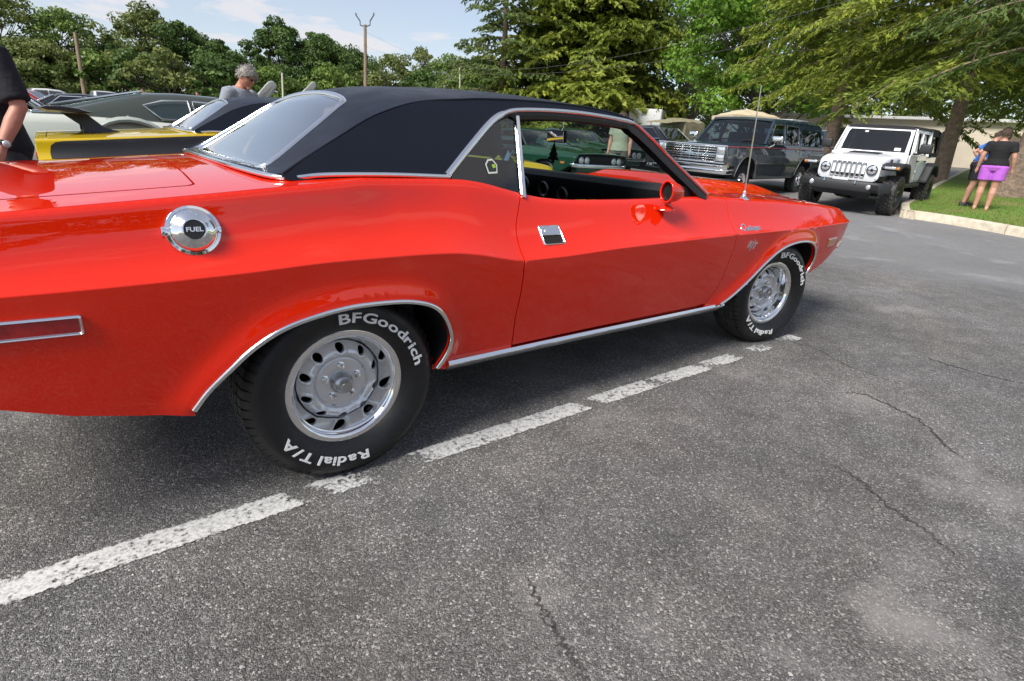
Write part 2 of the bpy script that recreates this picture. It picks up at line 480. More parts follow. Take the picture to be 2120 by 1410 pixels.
def axis_pts(lo, hi, near, step0, growth):
    out = [near]; s = step0; p = near
    while p < hi: p += s; s *= growth; out.append(min(p, hi))
    p = near; s = step0; neg = []
    while p > lo: p -= s; s *= growth; neg.append(max(p, lo))
    return neg[::-1]+out
gx = axis_pts(-600, 900, 2, .8, 1.07); gy = axis_pts(-600, 900, 1, .8, 1.07)
V = [(x, y, ground_z(x, y)) for x in gx for y in gy]; ny = len(gy)
F = [(i*ny+j, (i+1)*ny+j, (i+1)*ny+j+1, i*ny+j+1) for i in range(len(gx)-1) for j in range(ny-1)]
ground = tag(mesh_obj('parking_lot_ground', V, F, M_ASPHALT, angle=None), 'grey worn asphalt of the parking lot', None, None, 'structure')

# worn white stall line
def paint_material():
    m = bpy.data.materials.new('worn white road paint'); m.use_nodes = True
    N, L = nodes_of(m); b = N['Principled BSDF']; b.inputs['Roughness'].default_value = .7
    t = N.new('ShaderNodeTexCoord')
    n = N.new('ShaderNodeTexNoise'); n.inputs['Scale'].default_value = 55; n.inputs['Detail'].default_value = 9; n.inputs['Roughness'].default_value = .72
    L.new(t.outputs['Object'], n.inputs['Vector'])
    at = N.new('ShaderNodeAttribute'); at.attribute_name = 'wear'
    n7 = N.new('ShaderNodeTexNoise'); n7.inputs['Scale'].default_value = 9; n7.inputs['Detail'].default_value = 7; n7.inputs['Roughness'].default_value = .7; L.new(t.outputs['Object'], n7.inputs['Vector'])
    nm = N.new('ShaderNodeMix'); nm.data_type = 'FLOAT'; nm.inputs[0].default_value = .34; L.new(n.outputs['Fac'], nm.inputs[2]); L.new(n7.outputs['Fac'], nm.inputs[3])
    a = N.new('ShaderNodeMath'); a.operation = 'SUBTRACT'; L.new(at.outputs['Fac'], a.inputs[0]); L.new(nm.outputs[0], a.inputs[1])
    r = N.new('ShaderNodeMapRange'); r.inputs[1].default_value = -.02; r.inputs[2].default_value = .05; L.new(a.outputs[0], r.inputs[0])
    n2 = N.new('ShaderNodeTexNoise'); n2.inputs['Scale'].default_value = 90; n2.inputs['Detail'].default_value = 6; L.new(t.outputs['Object'], n2.inputs['Vector'])
    cr = N.new('ShaderNodeValToRGB'); cr.color_ramp.elements[0].position = .3; cr.color_ramp.elements[0].color = (.34, .34, .33, 1); cr.color_ramp.elements[1].position = .55; cr.color_ramp.elements[1].color = (.60, .60, .585, 1)
    L.new(n2.outputs['Fac'], cr.inputs[0]); L.new(cr.outputs[0], b.inputs['Base Color'])
    bp = N.new('ShaderNodeBump'); bp.inputs['Strength'].default_value = .5; bp.inputs['Distance'].default_value = .004; L.new(n2.outputs['Fac'], bp.inputs['Height']); L.new(bp.outputs[0], b.inputs['Normal'])
    L.new(r.outputs[0], b.inputs['Alpha'])
    return m
M_PAINT = paint_material()
def stall_line(name, x0, x1, yc, wear, label, w=.118, drift=None):
    nx, nyy = int((x1-x0)/.012), 13
    V, F, W = [], [], []
    for i in range(nx+1):
        x = x0+(x1-x0)*i/nx
        for j in range(nyy):
            v = j/(nyy-1)*2-1
            y = yc(x)+v*w*.5*1.12
            V.append((x, y, ground_z(x, y)+.004)); e = smooth01(1.12, .80, abs(v)*1.12)
            W.append(wear(x, v)*(.30+.70*e))
    for i in range(nx):
        for j in range(nyy-1): F.append((i*nyy+j, (i+1)*nyy+j, (i+1)*nyy+j+1, i*nyy+j+1))
    o = mesh_obj(name, V, F, M_PAINT, angle=None)
    a = o.data.attributes.new('wear', 'FLOAT', 'POINT'); a.data.foreach_set('value', W)
    return tag(o, label, 'road marking', None, 'structure')
def wear_main(x, v):
    w = .578
    for c, s, k in ((-.17, .045, .20), (.155, .10, .19), (.03, .06, .08), (1.13, .05, .16), (1.62, .05, .10), (2.06, .05, .12), (2.47, .09, .18), (2.83, .14, .22)):
        w -= k*math.exp(-((x-c+.04*v)/s)**2)
    if x > 3.12: w = .40-.05*smooth01(3.12, 3.3, x)
    if x > 3.35: w = .43 if v < .5 else .3
    if x > 3.62: w = .2
    return w
stall_line('stall_line', -4.5, 3.7, lambda x: -.918-.008*x*.4, wear_main, 'worn white painted stall line along the red car')

# cracks: narrow jagged strips of dark open joint
def crack(pix, w, seed):
    rg = random.Random(seed)
    pts = [ground_hit(*p) for p in pix]
    path = spline([tuple(p) for p in pts], 14)
    V, F = [], []
    for i, p in enumerate(path):
        a = Vector(path[max(0, i-1)]); b = Vector(path[min(len(path)-1, i+1)]); d = (b-a).normalized(); s = Vector((-d.y, d.x, 0))
        ww = w*(.35+rg.random()*.9)*min(1, 5*i/len(path), 5*(len(path)-1-i)/len(path)+.05); j = (rg.random()-.5)*w*2.2
        q = Vector(p)+s*j
        z = ground_z(q.x, q.y)+.0035
        V += [(q.x+s.x*ww/2, q.y+s.y*ww/2, z), (q.x-s.x*ww/2, q.y-s.y*ww/2, z)]
    for i in range(len(path)-1): F.append((2*i, 2*i+1, 2*i+3, 2*i+2))
    o = mesh_obj('crack', V, F, mat('open asphalt crack', (.05, .049, .047), .95, noise=(60, .5)), ground, angle=None)
    return o
for k, (px, w) in enumerate((
    ([(1086, 1185), (1108, 1240), (1140, 1285), (1163, 1335), (1192, 1372), (1215, 1425)], .010),
    ([(1120, 1262), (1128, 1290), (1150, 1305)], .006),
    ([(1700, 955), (1765, 985), (1822, 1036), (1880, 1075), (1942, 1120), (1990, 1165)], .011),
    ([(1735, 812), (1790, 818), (1850, 845), (1905, 872), (1960, 925), (2010, 960)], .010),
    ([(1880, 728), (1960, 755), (2045, 778), (2140, 800)], .011),
    ([(1560, 690), (1680, 720), (1760, 760), (1850, 790)], .006))):
    crack(px, w, k)

# loose pale stones
V, F = [], []
rg = random.Random(5)
for i in range(1500):
    d = 1.2+7*rg.random()**1.6
    p = on_ground(rg.uniform(-60, 2200), d)
    if -1.1 < p.x < 3.7 and -.98 < p.y < 1: continue
    s = rg.uniform(.0016, .0042)*(1 if rg.random() < .93 else 1.8); k = len(V); a = rg.random()*6.28; q = rg.uniform(.6, 1)
    zz = ground_z(p.x, p.y)+.002
    for (dx, dy, dz) in ((1, 0, .3), (0, q, .25), (-1, .1, .3), (.1, -q, .3), (0, 0, 1.1), (0, 0, -.3)):
        V.append((p.x+s*(dx*math.cos(a)-dy*math.sin(a)), p.y+s*(dx*math.sin(a)+dy*math.cos(a)), zz+s*dz*.8))
    F += [(k+a_, k+b_, k+c_) for a_, b_, c_ in ((0,1,4),(1,2,4),(2,3,4),(3,0,4),(1,0,5),(2,1,5),(3,2,5),(0,3,5))]
tag(mesh_obj('loose_stones', V, F, mat('pale loose stone', (.34, .33, .31), .8, noise=(30, .5)), smooth=False), 'tiny pale stones scattered over the asphalt', None, None, 'stuff')

# kerb and lawn
KZ = .17
kerb_bot = [ground_hit(*p) for p in ((1884, 454), (1960, 464), (2040, 478), (2120, 493))]
kc = kerb_bot[0]
k_dir = (kerb_bot[3]-kerb_bot[1]).normalized()
# front kerb runs to the right of the picture, the other edge runs back along the drive
front_pts = [kerb_bot[0]+Vector((.12, .02, 0)), kerb_bot[1], kerb_bot[2], kerb_bot[3], kerb_bot[3]+k_dir*4, kerb_bot[3]+k_dir*9, kerb_bot[3]+k_dir*18]
back_pts = [kc+Vector((.30, .30, 0)), kc+Vector((1.6, .75, 0)), kc+Vector((4.5, 1.35, 0)), kc+Vector((9, 2.3, 0)), kc+Vector((20, 4.5, 0)), kc+Vector((45, 9, 0))]
corner = spline([tuple(front_pts[1]), tuple(front_pts[0]), tuple(kc+Vector((.02, .12, 0))), tuple(back_pts[0]), tuple(back_pts[1])], 4)
edge = [tuple(p) for p in front_pts[:0:-1]]+corner[1:-1]+[tuple(p) for p in back_pts[1:]]
edge = [Vector(p) for p in edge]
# resample
def resample(path, step):
    out = [path[0].copy()]; acc = 0
    for a, b in zip(path, path[1:]):
        L_ = (b-a).length; n = max(1, int(L_/step))
        out += [a.lerp(b, (i+1)/n) for i in range(n)]
    return out
edge = resample(edge, .3)
M_KERB = mat('weathered concrete', (.58, .51, .40), .85, noise=(9, .22), bump=(70, .4, .006))
kerb = empty('kerb', tuple(kc)); tag(kerb, 'pale concrete kerb round the grass island', None, None, 'structure')
def kerb_piece(pts):
    rings = []
    for i, p in enumerate(pts):
        a = pts[max(0, i-1)]; b = pts[min(len(pts)-1, i+1)]; d = (b-a).normalized(); s = Vector((d.y, -d.x, 0))   # outward when walking from right to back
        z = ground_z(p.x, p.y)
        out = -s if (p+s*-.3-Vector((kc.x+3, kc.y-1, 0))).length > (p+s*.3-Vector((kc.x+3, kc.y-1, 0))).length else s
        inn = -out
        prof = [(0, -.08), (0.0, KZ-.03), (.012, KZ-.008), (.035, KZ), (.15, KZ), (.165, KZ-.02), (.165, -.08)]
        rings.append([(p.x+inn.x*a_+0-kc.x, p.y+inn.y*a_-kc.y, z+h-kc.z) for a_, h in prof])
    return loft(rings, True, True)
i = 0; n_piece = 0
while i < len(edge)-1:
    L_ = 0; j = i
    want = 2.9 if n_piece not in () else 1.5
    while j < len(edge)-1 and L_ < want: L_ += (edge[j+1]-edge[j]).length; j += 1
    seg = [p.copy() for p in edge[i:j+1]]
    if len(seg) > 1:
        seg[0] = seg[0].lerp(seg[1], .025); seg[-1] = seg[-1].lerp(seg[-2], .025)
        fix_normals(mesh_obj('kerb_stone', *kerb_piece(seg), M_KERB, kerb, angle=30)); n_piece += 1
    i = j
# lawn
def grass_material():
    m = bpy.data.materials.new('mown grass'); m.use_nodes = True
    N, L = nodes_of(m); b = N['Principled BSDF']; b.inputs['Roughness'].default_value = .9; b.inputs['Specular IOR Level'].default_value = .2
    t = N.new('ShaderNodeTexCoord')
    n = N.new('ShaderNodeTexNoise'); n.inputs['Scale'].default_value = 1.1; n.inputs['Detail'].default_value = 8; n.inputs['Roughness'].default_value = .7
    L.new(t.outputs['Object'], n.inputs['Vector'])
    r = N.new('ShaderNodeValToRGB'); el = r.color_ramp.elements; el.new(.5); el.new(.6)
    for e, (p, c) in zip(el, ((.30, (.26, .22, .11)), (.43, (.16, .20, .05)), (.55, (.125, .215, .04)), (.72, (.18, .27, .055)))): e.position = p; e.color = (*c, 1)
    L.new(n.outputs['Fac'], r.inputs[0])
    n2 = N.new('ShaderNodeTexNoise'); n2.inputs['Scale'].default_value = 35; n2.inputs['Detail'].default_value = 5; L.new(t.outputs['Object'], n2.inputs['Vector'])
    mx = N.new('ShaderNodeMix'); mx.data_type = 'RGBA'; mx.blend_type = 'MULTIPLY'; mx.inputs[0].default_value = .8
    r2 = N.new('ShaderNodeValToRGB'); r2.color_ramp.elements[0].color = (.45, .45, .45, 1); r2.color_ramp.elements[1].color = (1.4, 1.4, 1.3, 1); r2.color_ramp.elements[0].position = .3; r2.color_ramp.elements[1].position = .7
    L.new(n2.outputs['Fac'], r2.inputs[0]); L.new(r.outputs[0], mx.inputs[6]); L.new(r2.outputs[0], mx.inputs[7]); L.new(mx.outputs[2], b.inputs['Base Color'])
    return m
M_GRASS = grass_material()
inner = []
for i, p in enumerate(edge):
    a = edge[max(0, i-1)]; b = edge[min(len(edge)-1, i+1)]; d = (b-a).normalized(); s = Vector((d.y, -d.x, 0))
    c = Vector((kc.x+3, kc.y-1, 0))
    inn = s if (p+s*.3-c).length < (p-s*.3-c).length else -s
    inner.append((p.x+inn.x*.15, p.y+inn.y*.15))
far = [(kc.x+75, kc.y+25), (kc.x+75, kc.y-60), (inner[0][0]+6, inner[0][1]-30)]
outl = inner+far
def lawn_z(x, y):
    d = min((x-q[0])**2+(y-q[1])**2 for q in inner)**.5
    return ground_z(x, y)+KZ-.012+.055*smooth01(0, 2.2, d)+.02*math.sin(x*1.7)*math.cos(y*1.3)*smooth01(0, 1, d)
xs = axis_pts(kc.x-1, kc.x+75, kc.x+2, .35, 1.12); ys = axis_pts(kc.y-60, kc.y+26, kc.y-.5, .35, 1.12)
pts, tris, _ = cdt_mesh(outl, (), xs, ys, .6)
tag(mesh_obj('lawn', [(p[0], p[1], lawn_z(*p)) for p in pts], tris, M_GRASS, angle=None), 'mown lawn of the island beside the drive', None, None, 'structure')
fix_normals(bpy.data.objects['lawn'])
# grass blades over the part in view
V, F = [], []; rg = random.Random(9)
cnt = 0
while cnt < 9000:
    u, w_ = rg.random()**1.5*11, rg.random()
    x = kc.x+u; y = kc.y+2-(w_)*8
    if not in_poly((x, y), outl): continue
    z = lawn_z(x, y); h = rg.uniform(.025, .06); a = rg.random()*6.28; k = len(V); wd = rg.uniform(.006, .014)
    V += [(x-wd*math.cos(a), y-wd*math.sin(a), z-.005), (x+wd*math.cos(a), y+wd*math.sin(a), z-.005), (x+rg.uniform(-.02, .02), y+rg.uniform(-.02, .02), z+h)]
    F.append((k, k+1, k+2)); cnt += 1
tag(mesh_obj('grass_blades', V, F, M_GRASS, smooth=False), 'short green grass blades on the lawn', None, None, 'stuff')
# ================================================================== wheels
def tyre_part(R=.332, W=.245, rim=.204, pitches=64, tread_depth=.008):
    """tyre around local Z; +Z is the outer face"""
    h = W/2
    side_out = [(rim-.006, h-.042), (rim+.004, h-.030), (rim+.030, h-.012), (rim+.060, h-.001), (rim+.085, h-.004), (R-.030, h-.016), (R-.013, h-.030), (R-.004, h-.044)]
    side_in = [(r, -z) for r, z in side_out[::-1]]
    nrib = 5; tw = h-.048; tread = []
    for i in range(nrib):
        a = tw-(2*tw)*(i/nrib); b = tw-(2*tw)*((i+1)/nrib); g = .005
        cr = lambda z: R-.006*(z/tw)**2
        if i: tread.append((cr(a)-tread_depth, a-g, 1))
        tread.append((cr(a-g)-0, a-g-.001, 0)); tread.append((cr(b+g), b+g+.001, 0))
        if i < nrib-1: tread.append((cr(b)-tread_depth, b+g, 1))
    prof = [(r, z, 0) for r, z in side_out]+tread+[(r, z, 0) for r, z in side_in]
    ts, te = len(side_out)-2, len(side_out)+len(tread)+2
    angs = []
    for k in range(pitches):
        for f_, gr in ((0, 0), (.42, 0), (.80, 0), (.83, 1), (.97, 1)): angs.append((2*math.pi*(k+f_)/pitches, gr))
    V, F = [], []; m = len(prof)
    for a, gr in angs:
        for j, (r, z, _) in enumerate(prof):
            rr = r
            if gr and ts <= j < te and not (len(side_out)+6 < j < len(side_out)+len(tread)-6): rr = r-tread_depth*.7
            V.append((rr*math.cos(a), rr*math.sin(a), z))
    n = len(angs)
    Fs, Ft = [], []
    for k in range(n):
        k2 = (k+1) % n
        for j in range(m-1):
            q = (k*m+j, k2*m+j, k2*m+j+1, k*m+j+1)
            (Ft if ts+1 <= j < te-2 else Fs).append(q)
    return V, Fs, Ft
def ring_text(s, radius, size, a0, a1, z, depth=.0012, off=.0):
    """letters round a circle from angle a0 to a1 (degrees clockwise from the top, seen from +Z), even gaps, one baseline"""
    gl = []
    for c in s:
        if c == ' ': gl.append(None); continue
        v, f = text_part(c, size, off, depth, base=True); xs_ = [p[0] for p in v]; gl.append((v, f, min(xs_), max(xs_)))
    arc = R_(a1-a0)*radius
    gap = size*.13; space = size*.34
    raw = sum((g[3]-g[2]) for g in gl if g); fixed = sum(space if g is None else gap for g in gl)
    st = (arc-fixed)/raw; pos = 0; parts = []
    for g in gl:
        if g is None: pos += space; continue
        w = (g[3]-g[2])*st; mid = pos+w/2; pos += w+gap
        M = RZ(-(R_(a0)+mid/radius)) @ T(0, radius-size*.34, z) @ SC(st, 1, 1) @ T(-(g[2]+g[3])/2, 0, 0)
        parts.append(xf((g[0], g[1]), M))
    return join(*parts)
def rallye_disc(m, parent):
    """slotted steel wheel centre around local Z"""
    holes = []
    for k in range(10):
        a0 = 2*math.pi*(k+.5)/10
        pts = []
        for i in range(14):
            t = 2*math.pi*i/14
            rr = .1245+.0145*math.cos(t); tt = a0+(.0140*math.sin(t)*(1+.2*math.cos(t)))/.1245
            pts.append((rr*math.cos(tt), rr*math.sin(tt)))
        holes.append(pts)
    out = [(.1425*math.cos(2*math.pi*i/80), .1425*math.sin(2*math.pi*i/80)) for i in range(80)]
    prof = PC([(0, .004), (.050, .004), (.082, .004), (.0855, .003), (.0875, -.003), (.0905, .004), (.098, .013), (.107, .0165), (.117, .013), (.128, .0), (.1425, -.022)])
    dim = [(.1245*math.cos(2*math.pi*(k+.5)/10), .1245*math.sin(2*math.pi*(k+.5)/10)) for k in range(10)]
    def lift(x, y):
        r = math.hypot(x, y); z = prof(r)
        for hx, hy in dim:
            d = math.hypot(x-hx, y-hy)
            if d < .032: z += .005*math.exp(-((d-.0185)/.005)**2)
        return (x, y, z)
    rings_ = [(r*math.cos(2*math.pi*i/int(8+r*900)), r*math.sin(2*math.pi*i/int(8+r*900))) for r in (.02, .04, .06, .074, .082, .0855, .0875, .0905, .094, .098, .103, .107, .112, .117, .1225, .128, .134) for i in range(int(8+r*900))]
    return lift_panel('wheel_disc', m, parent, out, holes, (), (), lift, .005, extra=rings_, flange=-.012, fdir=(0, 0, 1))
WHEEL_PROTO = {}
def rallye_wheel(parent, loc, rot, detail=2, side=-1, letters=True):
    """wheel > tyre (> lettering), rims; side -1: outer face towards -Y"""
    w = empty('wheel', loc); w.parent = parent
    w.rotation_euler = rot
    key = ('r', detail, letters)
    if key not in WHEEL_PROTO:
        tmp = []
        V, Fs, Ft = tyre_part(pitches=64 if detail == 2 else 24)
        ty = mesh_obj('tyre', V, Fs+Ft, M_RUBBER, angle=50); ty.data.materials.append(M_TREAD)
        ty.data.polygons.foreach_set('material_index', [0]*len(Fs)+[1]*len(Ft)); tmp.append(ty)
        tmp.append(mesh_obj('trim_ring', *lathe([(.205, .075), (.2035, .0805), (.197, .083), (.184, .0815), (.1785, .078), (.1745, .069), (.1715, .064), (.168, .063), (.163, .050), (.157, .034), (.150, .019), (.1455, .006), (.1435, -.02)], 80), M_CHROME, angle=50))
        tmp.append(mesh_obj('barrel', *join(lathe([(.2, .04), (.158, .02), (.15, -.11)], 40), disc(.16, -.05)), M_DARK))
        d = rallye_disc(M_STEEL, None); d.location = (0, 0, .028); tmp.append(d)
        hub = mesh_obj('hub_cap', *lathe([(.0385, .02), (.0385, .034), (.036, .048), (.029, .060), (.022, .064), (.0205, .066), (.0205, .083), (.018, .086), (0.0001, .087)], 32), mat('satin hub metal', (.45, .46, .47), .3, 1.0), angle=40); tmp.append(hub)
        for k in range(5):
            a = 2*math.pi*k/5+.3
            M = T(.0585*math.cos(a), .0585*math.sin(a), .03)
            tmp.append(mesh_obj('lug_nut', *xf(join(lathe([(.0145, .0), (.0145, .003), (.0115, .004), (.0115, .016), (.008, .024), (.0001, .026)], 10)), M), M_CHROME, angle=30))
        if letters:
            tmp.append(('t', mesh_obj('raised_lettering', *ring_text('BFGoodrich', .2535, .046, -7, 80, .1222, off=.0009), M_WHITE_LET, smooth=False)))
            tmp.append(('t', mesh_obj('raised_lettering', *ring_text('Radial T/A', .2535, .046, 168, 243, .1222, off=.0009), M_WHITE_LET, smooth=False)))
        WHEEL_PROTO[key] = tmp
        first = True
    else: first = False
    M = (RX(math.pi/2) if side < 0 else RX(-math.pi/2))
    ty = None
    for it in WHEEL_PROTO[key]:
        sub = isinstance(it, tuple); o = it[1] if sub else it
        if not first: o = o.copy(); COL.objects.link(o)
        if ty is None: ty = o
        if sub:
            o.parent = ty; o.matrix_local = Matrix()
        else:
            loc_ = WHEEL_PROTO[key][0] if False else None
            off = T(0, 0, .028) if o.name.startswith('wheel_disc') else Matrix()
            o.parent = w; o.matrix_local = M @ off
    return w

# ================================================================== two-door coupe
ARCH_R = [(-.452, .385), (-.414, .436), (-.36, .489), (-.292, .549), (-.21, .596), (-.112, .623), (-.008, .637), (.119, .635), (.205, .623), (.278, .595), (.326, .545), (.358, .477), (.362, .43), (.345, .385), (.32, .345)]
ARCH_F = [(2.144, .345), (2.229, .385), (2.349, .468), (2.467, .563), (2.6, .636), (2.759, .666), (2.913, .664), (3.022, .639), (3.096, .588), (3.118, .523), (3.103, .47), (3.07, .43)]
ARCH_R = spline(ARCH_R, 4); ARCH_F = spline(ARCH_F, 4)
ZT = PC([(-1.14, .885), (-.75, .918), (-.48, .942), (-.2, .968), (0, .985), (.114, .992), (.41, .994), (.486, .992), (.57, .982), (.679, .960), (.762, .943), (.876, .926), (1.066, .915), (1.372, .914), (1.734, .920), (2.0, .924), (2.35, .910), (2.77, .894), (3.306, .860), (3.6, .832), (3.72, .808), (3.75, .795)])
YT = PC([(-1.14, .842), (-.75, .868), (-.4, .868), (0, .846), (.2, .815), (.43, .792), (.8, .790), (1.4, .792), (2.0, .800), (2.35, .812), (2.8, .822), (3.3, .812), (3.6, .796), (3.72, .77), (3.75, .745)])
ZC = PC([(-1.14, .746), (-.778, .751), (-.565, .756), (-.304, .765), (-.047, .778), (.185, .779), (.326, .775), (.467, .757), (.577, .734), (.669, .720), (.813, .721), (1.231, .735), (1.975, .744), (2.759, .746), (3.581, .752), (3.75, .75)])
YC = PC([(-1.14, .895), (-.778, .932), (-.565, .946), (-.304, .955), (-.047, .960), (.185, .960), (.326, .957), (.467, .950), (.669, .943), (.813, .942), (1.231, .945), (1.975, .940), (2.759, .930), (3.25, .912), (3.581, .882), (3.70, .845), (3.75, .80)])
YB = PC([(-1.14, .80), (-.8, .845), (-.45, .868), (.3, .862), (1.2, .852), (2.2, .852), (3.0, .850), (3.4, .825), (3.75, .74)])
KC = PC([(-1.14, .88), (-.1, .84), (.3, .64), (.7, .42), (1.2, .30), (2.2, .25), (3.75, .3)])
ZB0 = .28
def side_yz(x, t):
    zt, yt, zc, yc, yb, k = ZT(x), YT(x), ZC(x), YC(x), YB(x), KC(x)
    if t <= 1:
        u = max(t, -.05); z = zt+(zc-zt)*u
        sh = (1-k)*u+k*max(u, 0)**3.2
        y = yt+(yc-yt)*sh-.014*math.exp(-max(u, 0)/.045)
    else:
        v = t-1; z = zc+(ZB0-zc)*v
        y = yc+(yb-yc)*(.62*v+.38*v*v)
    return y, z
ARC_PTS = np.array(spline(ARCH_R, 10)+spline(ARCH_F, 10))
def arch_offsets(arch, ds):
    out = []
    for i in range(1, len(arch)-1, 1):
        a = Vector(arch[i-1]); b = Vector(arch[i+1]); t = (b-a).normalized(); n_ = Vector((-t.y, t.x))
        c = Vector((.0 if arch is ARCH_R else 2.79, .33))
        if n_.dot(Vector(arch[i])-c) < 0: n_ = -n_
        for d in ds: out.append((arch[i][0]+n_.x*d, arch[i][1]+n_.y*d))
    return out
def side_pt(x, q):
    y, z = side_yz(x, q/.3)
    d2 = ((ARC_PTS-np.array((x, z)))**2).sum(1).min()
    if d2 < .03: y += .021*math.exp(-d2/.0022)
    return (x, -y, z)
def xz_to_q(x, z):
    zt, zc = ZT(x), ZC(x)
    return .3*((zt-z)/(zt-zc) if z >= zc else 1+(zc-z)/(zc-ZB0))
def conv(poly): return [(x, max(0.0, xz_to_q(x, z))) for x, z in poly]
def top_edge(x0, x1, step=.03):
    n = max(2, int(abs(x1-x0)/step)); return [(x0+(x1-x0)*i/n, ZT(x0+(x1-x0)*i/n)) for i in range(n+1)]
GR = [(.749, .945), (.715, .88), (.685, .82), (.664, .722), (.668, .66), (.670, .586), (.667, .484), (.676, .40), (.680, .362)]
GF = [(2.142, .92), (2.128, .87), (2.11, .827), (2.096, .744), (2.106, .68), (2.104, .618), (2.088, .466), (2.03, .362)]
GR = spline(GR, 4); GF = spline(GF, 4)
SIDE = lambda z: -(1.285-.52*z)        # greenhouse side plane: y from z
SEAM = [(-.124, 1.003), (-.056, 1.043), (.065, 1.109), (.17, 1.166), (.254, 1.201), (.333, 1.227), (.419, 1.246), (.565, 1.264), (.679, 1.276), (.928, 1.290), (1.21, 1.292), (1.40, 1.280), (1.522, 1.260)]
DRIP = [(.429, 1.006), (.556, 1.106), (.679, 1.198), (.752, 1.233), (.83, 1.250), (1.011, 1.262), (1.2, 1.265), (1.409, 1.258), (1.518, 1.245), (1.614, 1.189), (1.711, 1.119), (1.812, 1.047), (1.975, .935)]
SEAM = spline(SEAM, 3); DRIP = spline(DRIP, 4)
ZS = PC([(-.23, .980)]+SEAM+[(1.62, 1.235)])
HR = PC([(-.23, .012), (-.12, .016), (.05, .050), (.2, .078), (.4, .066), (.7, .055), (1.0, .050), (1.3, .045), (1.6, .040)])
def roof_z(x, y):
    ys = -SIDE(ZS(x)) if x > -.12 else .765
    return ZS(x)+HR(x)*(1-min(1.3, abs(y/ys))**2.3)
def deck_z(x, y):
    y0 = YT(x); return ZT(x)+.030*(1-(y/y0)**2)
def hood_z(x, y):
    y0 = YT(x); z = ZT(x)+.042*(1-(y/y0)**2)
    b = smooth01(.50, .36, abs(y))*smooth01(2.28, 2.45, x)*smooth01(3.62, 3.15, x)
    return z+.048*b
